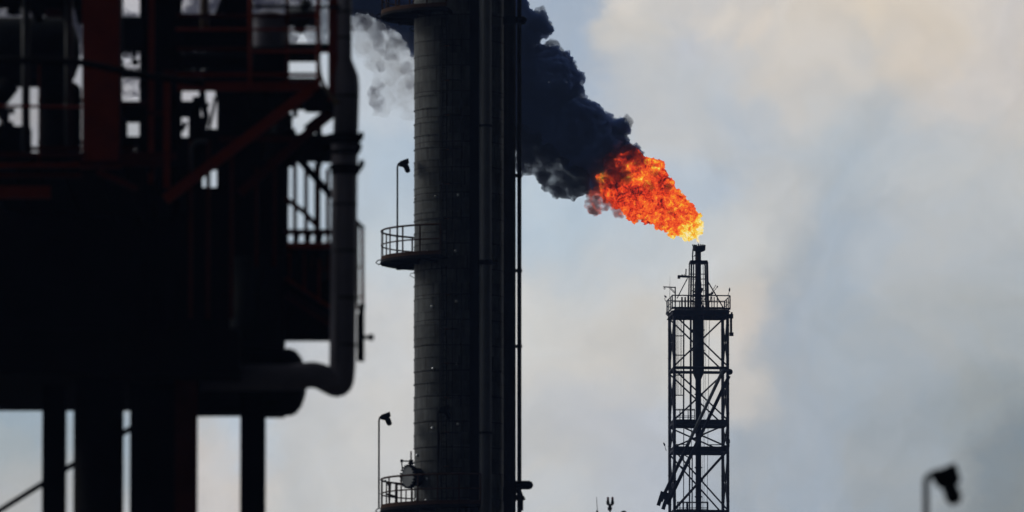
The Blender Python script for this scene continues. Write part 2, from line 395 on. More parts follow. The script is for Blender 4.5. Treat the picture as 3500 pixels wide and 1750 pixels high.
# railing
rl = [(-DW, -DW), (DW, -DW), (DW, DW), (-DW, DW)]
rail = part_of(ft, 'railing', MB().tube([TL(-DW, -DW, zd + 1.37), TL(DW, -DW, zd + 1.37)], .03, 6), 'tower')
def lerp(a, b, t): return tuple(a[i] + (b[i] - a[i]) * t for i in range(len(a)))
for a in range(4):
    p, q = rl[a], rl[(a + 1) % 4]
    for h, r in ((1.1, .035), (.6, .025)): part_of(rail, 'rail', MB().tube([TL(*p, zd + .24 + h), TL(*q, zd + .24 + h)], r, 6), 'tower')
    part_of(rail, 'toe_plate', MB().bar(TL(*p, zd + .33), TL(*q, zd + .33), .02, .14), 'tower')
    for t in ((0, .27, .52, .78) if a % 2 == 0 else (0, .33, .66)):
        c0 = lerp(p, q, t); part_of(rail, 'post', MB().tube([TL(*c0, zd + .24), TL(*c0, zd + 1.36)], .04 if t else .055, 6), 'tower')
for px, w_ in ((2331, .14), (2342, .13), (2441, .08), (2433, .07)):    # thick stanchions and cabinets on the deck
    part_of(ft, 'stanchion', MB().box(T(px - w_ / mpp / 2, 1015, -.6), T(px + w_ / mpp / 2, 1062, -.5)), 'tower')
# davit crane
cr = thing('davit_crane', 'small hook davit rising above the left railing of the flare tower deck', 'crane', P(2308, 1062, FY - 1.2))
part_of(cr, 'post', MB().bar(P(2308, 1062, FY - 1.2), P(2308, 980, FY - 1.2), .1), 'tower')
part_of(cr, 'arm', MB().bar(P(2267, 980.5, FY - 1.2), P(2310, 982.5, FY - 1.2), .1, .08), 'tower')
part_of(cr, 'strut', MB().tube([P(2288, 984, FY - 1.2), P(2306, 1002, FY - 1.2)], .03, 6).tube([P(2293, 984, FY - 1.2), P(2306, 997, FY - 1.2)], .02, 6), 'tower')
part_of(cr, 'hook', MB().tube([P(2271, 982, FY - 1.2), P(2269, 986, FY - 1.2), P(2271, 989, FY - 1.2), P(2274, 987, FY - 1.2), P(2272, 982, FY - 1.2)], .022, 6), 'tower')
single(MB().tube([P(2289, 1016, FY - 1), P(2290, 944, FY - 1)], [.016, .009], 5), 'whip_antenna', 'tower', 'hair-thin whip antenna on the left corner of the flare tower deck', 'antenna')
# gooseneck deck lamps and instruments
def goose(pts, head0, head1, label):
    o = thing('gooseneck_lamp', label, 'lamp', P(*pts[0], FY - 1), 'lamps on the flare tower')
    part_of(o, 'neck', MB().bend([P(*q, FY - 1) for q in pts], .022, 6, rad=.2), 'tower')
    a, b = P(*head0, FY - 1), P(*head1, FY - 1); l = (b - a).length
    part_of(o, 'lamp_head', MB().lathe(a, [(.03, 0), (.065, l * .12), (.065, l * .6), (.04, l)], 10, b - a), 'tower')
goose([(2475, 1012), (2488, 1011), (2492, 998)], (2493, 997), (2494, 984), 'lamp on a curved neck at the right end of the flare tower railing')
goose([(2282, 1033), (2273, 1028), (2272, 1018)], (2278, 1017), (2271, 1010), 'lamp drooping over the left end of the flare tower railing')
goose([(2278, 1541), (2275, 1535), (2273, 1525)], (2273, 1524), (2268, 1513), 'small lamp sticking out left of the lower lattice of the flare tower')
goose([(2491, 1529), (2493, 1528), (2493, 1518)], (2493, 1516), (2492, 1500), 'small upright lamp right of the lower lattice of the flare tower')
for i, (a, b) in enumerate((((2428, 1005), (2447, 974)), ((2434, 1003), (2452, 980)))):
    m = MB().tube([P(*a, FY - .8), P(*b, FY - .8)], .022, 6)
    if i: m.lathe(P(*b, FY - .8), [(.05, -.06), (.05, .06)], 8)
    part_of(ft, 'slanted_rod', m, 'tower')
part_of(ft, 'instrument', MB().bar(T(2410, 1009), T(2436, 1003), .1, .12).bar(T(2427, 1033), T(2432, 1003), .09), 'tower')
part_of(ft, 'instrument', MB().lathe(T(2434, 1003), [(.05, -.1), (.11, 0), (.05, .12)], 8, (.6, 0, 1)), 'tower')
# right hand bracket box under the deck
part_of(ft, 'side_box', MB().box(T(2488, 1073, -.3), T(2506, 1089, .3)).box(T(2495, 1089, -.2), T(2502.5, 1136, .2)).box(T(2493, 1136, -.25), T(2507, 1149, .25)).box(T(2498, 1067, -.2), T(2504, 1073, .2)), 'tower')
# vertical services: ladder strip left and right of the stack
for px, r, y0, y1 in ((2337, .06, 1090, 1452), (2360, .06, 1090, 1460), (2363.5, .025, 1090, 1540), (2337, .035, 1460, 1780), (2357, .06, 1540, 1790), (2366, .05, 1540, 1790)):
    part_of(ft, 'conduit', MB().tube([T(px, y0, -.6), T(px - .5, y1, -.6)], r, 6), 'tower')
for px in (2307, 2313, 2317, 2321, 2327, 2330):
    part_of(ft, 'cable', MB().tube([T(px + random.uniform(-.5, .5), 1090, .4), T(px - 1, 1230, .4), T(px - 1, 1351, .4)], .016, 5), 'tower')
for px in (2409, 2414, 2425):
    part_of(ft, 'cable', MB().tube([T(px, 1090, .3), T(px - 3, 1250, .3), T(px - 5, 1460, .3), T(px - 9, 1780, .3)], .022 if px == 2425 else .014, 5), 'tower')
lad = part_of(ft, 'ladder', MB().tube([T(2304, 1090, .4), T(2304, 1351, .4)], .03, 6), 'tower')
for py in (1148, 1214, 1282, 1351): part_of(lad, 'cage_bar', MB().bar(T(2304, py, .4), T(2337, py, .4), .06, .08), 'tower')
# small railed landings inside the lattice
for (x0, x1, yt, yb, xs) in ((2302, 2375, 1399, 1440, (2324, 2333, 2352, 2360, 2374)), (2314, 2420, 1716, 1752, (2315, 2324, 2334, 2349, 2420, 2417)), (2300, 2356, 1519, 1540, (2318,)), (2420, 2466, 1520, 1540, (2431,))):
    o = part_of(ft, 'landing_rail', MB().tube([T(x0, yt, -1), T(x1, yt, -1)], .035, 6), 'tower')
    if yb - yt > 25:
        for f in (.08, .55, .68): part_of(o, 'rail', MB().tube([T(x0, yt + (yb - yt) * f, -1), T(x1, yt + (yb - yt) * f, -1)], .025, 6), 'tower')
    for x in xs: part_of(o, 'post', MB().tube([T(x, yt, -1), T(x, yb, -1)], .035 if x != 2349 else .09, 6), 'tower')
# slanting twin boom in front of the lattice
A0, A1 = P(2471, 1266, FY - 2.8), P(2252, 1728, FY - 2.6)
B0, B1 = P(2492, 1285, FY - 2.9), P(2274, 1738, FY - 2.9)
bo = thing('lifting_boom', 'pair of slanting pipes leaning across the front of the flare tower lattice', 'boom', A1)
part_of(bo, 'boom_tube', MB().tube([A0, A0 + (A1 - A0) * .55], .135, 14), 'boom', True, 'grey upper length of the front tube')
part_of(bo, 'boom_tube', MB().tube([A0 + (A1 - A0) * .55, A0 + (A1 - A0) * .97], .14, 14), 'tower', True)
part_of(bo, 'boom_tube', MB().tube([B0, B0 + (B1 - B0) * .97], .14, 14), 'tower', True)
part_of(bo, 'pivot_ball', MB().lathe(P(2494, 1271, FY - 2.9), [(.08, -.24), (.2, -.16), (.25, 0), (.2, .16), (.08, .24)], 16, (1, 0, .1)), 'tower', True)
part_of(bo, 'pivot_arm', MB().tube([P(2494, 1271, FY - 2.9), P(2462, 1264, FY - 2.3)], .12, 10), 'tower')
for t in (.5, .62, .7, .8, .86): 
    part_of(bo, 'spacer', MB().bar(A0 + (A1 - A0) * t, B0 + (B1 - B0) * t, .09), 'tower')
d_ = (A1 - A0).normalized()
part_of(bo, 'end_plate', MB().bar(P(2265, 1680, FY - 2.7), P(2250, 1728, FY - 2.7), .22, .3).bar(P(2284, 1685, FY - 2.9), P(2266, 1741, FY - 2.9), .26, .3).bar(P(2266, 1695, FY - 2.8), P(2290, 1700, FY - 2.8), .3, .5).bar(P(2258, 1681, FY - 2.7), P(2268, 1688, FY - 2.7), .08), 'tower')

# ================================================================== CLAD COLUMN (409 m away)
CY = 409.0; cm = CY / F
cb = P(1570, 875, CY); cb.z = 0
RC = 155 * cm
ct = thing('distillation_column', 'tall grey clad column rising through the middle of the picture', 'process column', cb)
# shell: lapped courses with UVs in metres
verts, faces, uvs = [], [], []
NS, z, rows = 96, 0.0, []
while z < 60:
    h = .46 * random.choice((1, 1, 1, .55, 1.1)); dr = random.uniform(-.012, .012)
    for (r0, z0_), (r1, z1_) in (((RC + dr, z + .03), (RC + dr, z + h)), ((RC + dr, z + h), (RC + .022, z + h)), ((RC + .022, z + h), (RC + .022, z + h + .03)), ((RC + .022, z + h + .03), (RC - .012, z + h + .03))):
        o0 = len(verts)
        for r, zc in ((r0, z0_), (r1, z1_)):
            for k in range(NS + 1):
                a = 2 * math.pi * k / NS; verts.append((r * math.cos(a), r * math.sin(a), zc))
        for k in range(NS):
            faces.append((o0 + k, o0 + k + 1, o0 + NS + 2 + k, o0 + NS + 1 + k))
            for zc, kk in ((z0_, k), (z0_, k + 1), (z1_, k + 1), (z1_, k)): uvs.append((2 * math.pi * RC * kk / NS + len(rows) * .47, zc))
    rows.append((RC, z + h)); z += h
me = bpy.data.meshes.new('shell'); me.from_pydata(verts, [], faces); ul = me.uv_layers.new(name='UVMap')
ul.data.foreach_set('uv', [c for q in uvs for c in q]); me.materials.append(M['shell'])
me.polygons.foreach_set('use_smooth', [True] * len(me.polygons))
sh = bpy.data.objects.new('shell', me); COL.objects.link(sh); sh.parent = ct; sh['_o'] = tuple(cb)
part_of(ct, 'top_head', MB().lathe(cb + Vector((0, 0, rows[-1][1])), [(RC, 0), (RC * .8, .5), (RC * .4, .8), (.02, .9)], 48), 'colblack', True)
CC = Vector((cb.x, CY, 0))
def CP(px, py, ang=None):                          # point on the front surface of the shell
    x = (px - 1570) * cm; y = -math.sqrt(max(RC * RC - x * x, 0)); p = P(px, py, CY + y); p.x = cb.x + x; return p
# platforms
def platform(py_floor, front_end_px, nposts, rail_posts):
    z = P(1300, py_floor, CY).z
    c = Vector((cb.x, CY, z)); RO, RR = 284 * cm, 268 * cm
    a1 = math.pi * 1.5 + math.asin((front_end_px - 1570) * cm / RR)     # front end
    a0 = math.pi * .62                                                   # back end
    p = part_of(ct, 'platform', MB().sector(c, RC + .03, RR + .03, a0, a1, -.06, 0), 'dark')
    part_of(p, 'toe_plate', MB().sector(c, RR, RR + .015, a0, a1, .003, .14), 'toe')
    part_of(p, 'rim_ring', MB().arc(c + Vector((0, 0, -.08)), RR + .01, a0, a1, .04), 'dark')
    part_of(p, 'top_rail', MB().arc(c + Vector((0, 0, 1.08)), RR, a0, a1, .036), 'rail')
    part_of(p, 'mid_rail', MB().arc(c + Vector((0, 0, .56)), RR, a0, a1, .026), 'toe' if False else 'rail')
    for k in range(nposts):
        a = a0 + (a1 - a0) * k / (nposts - 1); d = Vector((math.cos(a), math.sin(a), 0)) * RR
        part_of(p, 'post', MB().bar(c + d, c + d + Vector((0, 0, 1.08)), .055, .03, up=d), 'rail')
        if k % 2 == 0:
            e = Vector((math.cos(a), math.sin(a), 0))
            part_of(p, 'support_bracket', MB().bar(c + e * (RC + .02) + Vector((0, 0, -.12)), c + e * RR + Vector((0, 0, -.1)), .08, .12), 'dark')
    # hoop at the outer edge and cable loop below
    e = Vector((-1, .05, 0)); b = c + e * RR
    part_of(p, 'edge_hoop', MB().tube([b + Vector((0, 0, .06)), b + e * .12 + Vector((0, 0, .05)), b + e * .2 + Vector((0, 0, -.04)), b + e * .1 + Vector((0, 0, -.1)), b + Vector((0, 0, -.09))], .022, 6), 'dark')
    part_of(p, 'cable_loop', MB().tube([P(1416, py_floor + 40, CY - .5), P(1404, py_floor + 42, CY - .5), P(1401, py_floor + 49, CY - .5), P(1416, py_floor + 57, CY - .5)], .014, 5), 'dark')
    return z
zA = platform(52, 1526, 11, 0)
zB = platform(893, 1506, 10, 0)
zC = platform(1742, 1644, 12, 0)
# floodlights on thin poles: build one, copy
def flood(loc, label, H, dark=False):
    o = thing('floodlight_pole', label, 'floodlight', loc, 'floodlights on thin poles beside the column')
    z0 = Vector(loc)
    part_of(o, 'pole', MB().tube([z0, z0 + Vector((0, 0, H))], .032, 8), 'dark')
    t = z0 + Vector((0, 0, H))
    part_of(o, 'arm', MB().bend([t, t + Vector((.03, 0, .14)), t + Vector((.2, 0, .2))], .03, 6, rad=.08), 'dark')
    part_of(o, 'lamp_housing', MB().add([t + Vector(q) * .85 for q in ((.06, -.16, .06), (.10, -.16, .24), (.46, -.16, .38), (.50, -.16, .20), (.30, -.16, .0), (.06, .16, .06), (.10, .16, .24), (.46, .16, .38), (.50, .16, .20), (.30, .16, .0))],
        [(0, 1, 2, 3, 4), (9, 8, 7, 6, 5), (0, 5, 6, 1), (1, 6, 7, 2), (2, 7, 8, 3), (3, 8, 9, 4), (4, 9, 5, 0)]), 'dark')
    part_of(o, 'lamp_barrel', MB().lathe(t + Vector((.28, 0, .12)), [(.09, 0), (.105, .1), (.10, .26), (.06, .33)], 14, (.35, 0, -.9)), 'dark', True)
    return o
def copy_thing(o, loc, label):
    c = o.copy(); COL.objects.link(c); c.location = loc; c['label'] = label
    for ch in list(o.children):
        q = ch.copy(); COL.objects.link(q); q.parent = c
    return c
pb = P(1358, 884, CY - .6)
hB = (P(1358, 572, CY - .6) - pb).z
fl = flood(pb, 'floodlight pole rising from the middle round platform of the column', hB)
pc = P(1295, 1735, CY - .3); hC = (P(1295, 1437, CY - .3) - pc).z
f2 = copy_thing(fl, pc, 'floodlight pole left of the lowest round platform'); f2.scale = (1, 1, hC / hB)
pd = P(1497, 1735, CY - 2.6); hD = (P(1497, 1415, CY - 2.6) - pd).z
f3 = copy_thing(fl, pd, 'dark floodlight pole standing against the front of the clad column'); f3.scale = (1, 1, hD / hB)
# manway with bolted cover facing front left
ax = Vector((-.80, -.60, 0)).normalized()
mc = P(1399, 1629, CY - 1.0)
mw = part_of(ct, 'manway', MB().lathe(mc - ax * .75, [(.33, 0), (.33, .72)], 24, ax), 'dark', True)
part_of(mw, 'cover', MB().lathe(mc, [(.37, 0), (.37, .07)], 28, ax), 'flange')
part_of(mw, 'flange_ring', MB().lathe(mc - ax * .08, [(.415, 0), (.415, .075)], 28, ax), 'dark')
qx = ax.cross(Vector((0, 0, 1))).normalized()
for k in range(20):
    a = 2 * math.pi * k / 20; c0 = mc + (qx * math.cos(a) + Vector((0, 0, 1)) * math.sin(a)) * .4
    part_of(mw, 'bolt', MB().lathe(c0 - ax * .1, [(.035, 0), (.035, .22)], 6, ax), 'dark')
part_of(mw, 'davit', MB().bend([mc + Vector((.1, 0, .3)), mc + Vector((.05, 0, .55)), mc + Vector((-.28, -.1, .56)), mc + Vector((-.24, -.1, .2))], .025, 6, rad=.08).lathe(mc + Vector((-.27, -.1, .56)), [(.05, -.05), (.05, .05)], 8), 'dark')
part_of(mw, 'hinge_pin', MB().tube([P(1405, 1585, CY - 1), P(1405, 1542, CY - 1)], .028, 8), 'toe').data
part_of(mw, 'hinge_collar', MB().lathe(P(1405, 1584, CY - 1), [(.07, -.04), (.12, 0), (.07, .05), (.1, .1), (.04, .14)], 10), 'dark')
# clutter on the lowest platform
part_of(ct, 'gate_frame', MB().tube([P(1316, 1642, CY + 1), P(1326, 1652, CY + 1), P(1352, 1650, CY + 1), P(1352, 1735, CY + 1)], .03, 6).tube([P(1335, 1652, CY + 1), P(1330, 1735, CY + 1)], .028, 6)
    .tube([P(1352, 1655, CY + 1), P(1415, 1658, CY + 1)], .03, 6).tube([P(1318, 1688, CY + 1), P(1352, 1697, CY + 1)], .035, 6).tube([P(1388, 1675, CY + 1), P(1387, 1735, CY + 1)], .024, 6).tube([P(1406, 1675, CY + 1), P(1406, 1735, CY + 1)], .024, 6), 'rail')
part_of(ct, 'cable_bundle', MB().tube([P(1316, 1640, CY), P(1322, 1650, CY), P(1320, 1662, CY), P(1326, 1658, CY), P(1324, 1648, CY)], .022, 6), 'dark')
# bright caps on the shell
for px, py, r in ((1461, 860, 5), (1478, 1047, 5.5), (1567, 666, 5), (1558, 858, 5.5), (1561, 1030, 5.5), (1490, 672, 3.5), (1419, 679, 5), (1482, 1260, 6), (1561, 1243, 4.5), (1480, 1462, 5.5), (1566, 1449, 5), (1427, 1556, 6), (1461, 1637, 5), (1425, 1708, 5.5), (1459, 1709, 5)):
    c0 = CP(px, py); nrm = (c0 - Vector((CC.x, CY, c0.z))).normalized()
    part_of(ct, 'cap', MB().lathe(c0 - nrm * .01, [(r * cm, 0), (r * cm * .95, .03), (r * cm * .7, .055), (r * cm * .3, .07)], 14, nrm), 'cap', True)
# ladder with cage on the front
for seg_top, seg_bot in ((910, 1740), (60, 885)):
    x0, x1 = 1511, 1527
    l_ = part_of(ct, 'ladder', MB().tube([CP(x0, seg_top) + Vector((0, -.22, 0)), CP(x0, seg_bot) + Vector((0, -.22, 0))], .025, 6).tube([CP(x1, seg_top) + Vector((0, -.22, 0)), CP(x1, seg_bot) + Vector((0, -.22, 0))], .025, 6), 'dark')
    m = MB(); a = CP(x0, seg_bot).z
    while a < CP(x0, seg_top).z: m.tube([Vector((CP(x0, 900).x, CP(x0, 900).y - .22, a)), Vector((CP(x1, 900).x, CP(x1, 900).y - .22, a))], .014, 5); a += .3
    part_of(l_, 'rung', m, 'dark')
    m = MB(); 
    for x in (1505, 1518, 1548, 1578): m.tube([CP(x, seg_top + 60) + Vector((0, -.72 if x in (1518, 1548) else -.4, 0)), CP(x, seg_bot - 90) + Vector((0, -.72 if x in (1518, 1548) else -.4, 0))], .016, 5)
    part_of(l_, 'cage_strap', m, 'dark')
    py = seg_top + 100
    while py < seg_bot - 60:
        part_of(l_, 'cage_hoop', MB().arc(CP(1541, py) + Vector((0, -.2, 0)), .38, math.pi * .95, math.pi * 2.05, .02, 12), 'dark')
        part_of(l_, 'bracket', MB().box(CP(1517, py) + Vector((0, -.3, 0)), CP(1537, py) + Vector((0, -.2, .05))), 'orange'); py += 118
# vertical pipe on the front right of the column, black risers at the right edge
top = 58
def xcol(px): return P(px, 875, CY).x
def vpipe(name, px, r_px, Y, m, label, cat='pipe', ztop=top, z0=0, clamps=()):
    c = P(px, 875, Y); r = r_px * Y / F
    o = thing(name, label, cat, Vector((c.x, c.y, 0)))
    part_of(o, 'pipe_run', MB().tube([(c.x, c.y, z0), (c.x, c.y, ztop)], r, 24), m, True)
    for py, rr, hh in clamps: part_of(o, 'clamp', MB().lathe(P(px, py, Y), [(rr * Y / F, -hh / 2), (rr * Y / F, hh / 2)], 16), 'colblack')
    return o
vpipe('downcomer_pipe', 1659, 21, CY - 1.85, 'colpipe', 'grey jacketed downpipe running up the front right of the clad column', clamps=((895, 25, .12), (1480, 23, .08), (430, 23, .08)))
vpipe('black_riser', 1742, 21, CY - .6, 'colblack', 'thick black riser pipe along the right edge of the clad column', clamps=((70, 23, .3), (1690, 23, .5), (600, 21, .06)))
o = thing('tray_or_shade', 'added dark strip standing in for the shade just left of the jacketed downpipe', 'cable tray', Vector((xcol(1622), CY - 1.7, 0)))  # no real tray: dark strip added in place of the downpipe's shade
part_of(o, 'shade_strip', MB().box((xcol(1607), CY - 1.62, 0), (xcol(1637), CY - 1.5, 58)), 'colblack')
for x in (1606, 1636): part_of(o, 'shade_strip_edge', MB().box((xcol(x), CY - 1.68, 0), (xcol(x + 2), CY - 1.623, 58)), 'colblack')
thin = vpipe('thin_riser', 1775, 7.5, CY - .3, 'colblack', 'thin black riser standing just off the right edge of the clad column', clamps=((68, 12, .2), (600, 10, .14), (925, 10, .1), (1184, 10, .1), (1700, 12, .2)))
for py in (68, 600, 925, 1184, 1700):
    part_of(thin, 'tie_bar', MB().bar(P(1760, py, CY - .3), P(1776, py, CY - .3), .09, .12), 'colblack')
o = thing('pipe_stub', 'black capped pipe stub sticking out right of the column near the bottom', 'pipe stub', P(1760, 1658, CY - .3))
part_of(o, 'stub', MB().lathe(P(1750, 1658, CY - .5), [(.16, 0), (.16, .62), (.12, .71), (.04, .76)], 20, (1, 0, 0)), 'colblack', True)
part_of(o, 'stub_flange', MB().lathe(P(1779, 1700, CY - .3), [(.12, -.1), (.2, -.02), (.12, .08)], 12, (.3, 0, 1)), 'colblack')
part_of(o, 'stub_pipe', MB().bend([P(1779, 1745, CY - .3), P(1779, 1690, CY - .3), P(1765, 1668, CY - .3)], .1, 10), 'colblack')
o = part_of(thin, 'side_valve', MB().lathe(P(1776, 70, CY - .3), [(.09, -.08), (.14, 0), (.14, .14), (.06, .27)], 12, (1, 0, .1)).lathe(P(1790, 75, CY - .3), [(.02, -.12), (.1, -.02), (.05, .12)], 10, (.7, 0, .7)), 'colblack')
o = single(MB().box(P(1632, 894, CY - 2.1), P(1700, 905, CY - 1.9)).box(P(1628, 888, CY - 1.6), P(1636, 906, CY - 1.4)), 'pipe_support', 'colblack', 'black support bar crossing the jacketed downpipe at middle platform height', 'pipe support')

# ================================================================== BEACON MASTS below centre right
BY = 400.0
o = thing('beacon_mast', 'twin red obstruction beacons on a slim mast at the bottom edge', 'beacon', P(2085.5, 1750, BY))
o.location.z = 0; o['_o'] = tuple(o.location)
part_of(o, 'mast', MB().tube([(o.location.x, BY, 0), P(2085.5, 1722, BY)], .026, 8), 'dark')
part_of(o, 'junction_box', MB().lathe(P(2084.5, 1738, BY), [(.02, -.09), (.065, -.06), (.083, 0), (.065, .06), (.02, .09)], 16), 'dark', True)
part_of(o, 'cross_arm', MB().bend([P(2077, 1718, BY), P(2078, 1725, BY), P(2085.5, 1728, BY), P(2093, 1725, BY), P(2094, 1718, BY)], .035, 8, rad=.05), 'dark')
for px in (2078, 2093.5):
    b = part_of(o, 'beacon', MB().lathe(P(px, 1724, BY), [(.03, -.02), (.058, .02), (.058, .08), (.042, .15)], 14), 'dark', True)
    part_of(b, 'lens', MB().lathe(P(px, 1710.5, BY), [(.042, 0), (.042, .09), (.034, .115), (.012, .128)], 14), 'redlens', True)
q = P(2041, 1746, BY); o = thing('aerial_mast', 'thin leaning whip aerial left of the twin red beacons', 'aerial', Vector((q.x, BY, 0)))
part_of(o, 'mast', MB().tube([(q.x, BY, 0), P(2041, 1749, BY)], .03, 8).lathe(P(2041, 1749, BY), [(.02, -.05), (.045, 0), (.02, .05)], 10), 'dark')
part_of(o, 'whip', MB().tube([P(2041.8, 1746, BY), P(2039, 1698, BY)], [.014, .009], 5), 'grate')
q = P(2132, 1746, BY); o = thing('vent_cap', 'dark rounded vent cap just showing at the bottom edge right of the beacons', 'vent', Vector((q.x, BY, 0)))
part_of(o, 'vent_pipe', MB().tube([(q.x, BY, 0), P(2132, 1752, BY)], .06, 10), 'dark')
part_of(o, 'cowl', MB().lathe(P(2132, 1755, BY), [(.11, -.02), (.11, .03), (.085, .075), (.03, .1)], 16, (.1, 0, 1)), 'dark', True)

# ================================================================== NEAR FLOODLIGHT bottom right (100 m)
LY = 120.0
q = P(3165, 1700, LY); o = thing('floodlight_post', 'blurred black floodlight on a post at the bottom right corner', 'floodlight', Vector((q.x, LY, 0)))
m = MB().bend([(q.x, LY, 0), P(3165, 1636, LY), P(3182, 1622, LY), P(3215, 1610, LY)], .034, 12, rad=.05); part_of(o, 'post', m, 'dark', True)
hs = [(3184, 1634), (3190, 1614), (3256, 1583), (3268, 1583), (3284, 1636), (3278, 1654), (3226, 1672), (3205, 1668), (3194, 1652)]
f_, b_ = [P(*h, LY - .09) for h in hs], [P(*h, LY + .09) for h in hs]; n_ = len(hs)
part_of(o, 'lamp_housing', MB().add(f_ + b_, [tuple(range(n_)), tuple(range(2 * n_ - 1, n_ - 1, -1))] + [(i, (i + 1) % n_, n_ + (i + 1) % n_, n_ + i) for i in range(n_)]), 'dark')
part_of(o, 'lamp_barrel', MB().tube([P(3240, 1650, LY), P(3252, 1680, LY), P(3261, 1706, LY), P(3266, 1724, LY)], [.075, .088, .088, .05], 18), 'blueblack', True)
part_of(o, 'yoke', MB().tube([P(3186, 1626, LY - .11), P(3230, 1640, LY - .11)], .018, 8), 'dark')
# ================================================================== NEAR STEEL STRUCTURE (190 m away, out of focus)
SY = 190.0; sm = SY / F
def zat(py, Y=SY): return P(0, py, Y).z
def xat(px, Y=SY): return P(px, 875, Y).x
def sbox(px0, py0, px1, py1, Y, dep):
    """box whose outline as seen from below spans the given picture area"""
    return MB().box((xat(px0, Y), Y, zat(py1, Y + dep)), (xat(px1, Y), Y + dep, zat(py0, Y)))
st = thing('process_structure', 'huge dark red steel process structure filling the left side, out of focus', 'steel structure', Vector((xat(350), SY, 0)))
# legs of the table, down to the ground
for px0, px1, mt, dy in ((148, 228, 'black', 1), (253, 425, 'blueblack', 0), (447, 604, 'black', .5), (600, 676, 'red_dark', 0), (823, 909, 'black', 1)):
    w_ = px1 - px0; Y = SY + dy
    m = MB()
    if px0 == 253: mt = 'black'; m.tube([(xat(339, Y), Y, 0), (xat(339, Y), Y, zat(1300, Y))], 86 * Y / F, 28)
    elif px0 in (148, 447): m.box((xat(px0, Y), Y - .2, 0), (xat(px1, Y), Y + .2, zat(1300, Y)))
    else:
        c = xat((px0 + px1) / 2, Y); hw = w_ / 2 * Y / F
        m.box((c - hw, Y - .2, 0), (c + hw, Y - .17, zat(1300, Y))).box((c - hw, Y + .17, 0), (c + hw, Y + .2, zat(1300, Y))).box((c - .02, Y - .17, 0), (c + .02, Y + .17, zat(1300, Y)))
    part_of(st, 'leg', m, mt, px0 == 253)
part_of(st, 'tie_bar', MB().tube([P(-60, 1782, SY + 3), P(450, 1462, SY + 3)], .048, 8), 'black')
# table slab
slab = MB().box((xat(-260), SY - 1.5, zat(1405, SY + 6)), (xat(826, SY), SY + 6, zat(1150, SY)))
for k in range(7): slab.box((xat(-250) + k * .78, SY - 1.56, zat(1190)), (xat(-250) + k * .78 + .1, SY - 1.502, zat(1160)))
part_of(st, 'table_slab', slab, 'black')
part_of(st, 'column', MB().box((xat(278), SY, zat(556)), (xat(403), SY + .03, zat(-160))).box((xat(278), SY + .45, zat(556)), (xat(403), SY + .48, zat(-160))).box((xat(336), SY + .03, zat(556)), (xat(345), SY + .45, zat(-160))).box((xat(268), SY - .01, zat(568)), (xat(413), SY + .5, zat(556))), 'red')
for px0, px1, py0, py1, mt, dy in ((503, 523, -160, 620, 'red', .2), (557, 580, 240, 640, 'red', 0), (474, 500, -160, 1100, 'black', 2), (526, 555, 60, 1100, 'black', 2.5), (583, 606, -160, 1100, 'black', 2.2)):
    m = MB().box((xat(px0), SY + dy, zat(py1)), (xat(px1), SY + dy + .03, zat(py0))).box((xat(px0), SY + dy + .2, zat(py1)), (xat(px1), SY + dy + .23, zat(py0))).box((xat((px0 + px1) / 2) - .012, SY + dy + .03, zat(py1)), (xat((px0 + px1) / 2) + .012, SY + dy + .2, zat(py0)))
    part_of(st, 'column', m, mt)
# posts carrying the upper right bay
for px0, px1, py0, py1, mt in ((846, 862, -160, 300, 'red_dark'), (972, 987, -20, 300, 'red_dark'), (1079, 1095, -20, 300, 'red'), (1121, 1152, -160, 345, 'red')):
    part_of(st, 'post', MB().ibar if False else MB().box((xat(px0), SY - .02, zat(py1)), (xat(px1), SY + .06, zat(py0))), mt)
# beams (front faces in red)
def beam(px0, py0, px1, py1, mt='red', dy=0, dep=.16):
    z1, z0 = zat(py0, SY + dy), zat(py1, SY + dy); t = (z1 - z0) * .2
    m = MB().box((xat(px0), SY + dy, z1 - t), (xat(px1), SY + dy + dep, z1)).box((xat(px0), SY + dy, z0), (xat(px1), SY + dy + dep, z0 + t)).box((xat(px0), SY + dy + .015, z0 + t), (xat(px1), SY + dy + .035, z1 - t))
    return part_of(st, 'beam', m, mt)
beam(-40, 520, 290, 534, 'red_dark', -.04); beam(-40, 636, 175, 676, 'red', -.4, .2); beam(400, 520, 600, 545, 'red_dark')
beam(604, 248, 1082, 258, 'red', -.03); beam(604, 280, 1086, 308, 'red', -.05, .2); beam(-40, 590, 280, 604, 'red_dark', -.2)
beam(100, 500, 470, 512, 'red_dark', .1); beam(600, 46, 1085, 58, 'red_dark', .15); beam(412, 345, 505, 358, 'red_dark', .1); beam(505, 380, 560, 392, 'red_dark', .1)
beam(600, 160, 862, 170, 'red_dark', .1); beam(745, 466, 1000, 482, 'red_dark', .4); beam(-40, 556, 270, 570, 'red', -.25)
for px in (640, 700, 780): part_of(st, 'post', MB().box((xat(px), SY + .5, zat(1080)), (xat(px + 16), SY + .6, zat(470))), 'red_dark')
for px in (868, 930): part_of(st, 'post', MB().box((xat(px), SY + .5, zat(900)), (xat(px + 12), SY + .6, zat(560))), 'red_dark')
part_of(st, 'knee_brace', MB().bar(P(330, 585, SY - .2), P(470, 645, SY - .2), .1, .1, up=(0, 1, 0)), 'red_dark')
beam(558, 240, 606, 262, 'red_dark', -.07); beam(980, 828, 1130, 848, 'red', .05); beam(240, 548, 560, 566, 'red_dark', -.06)
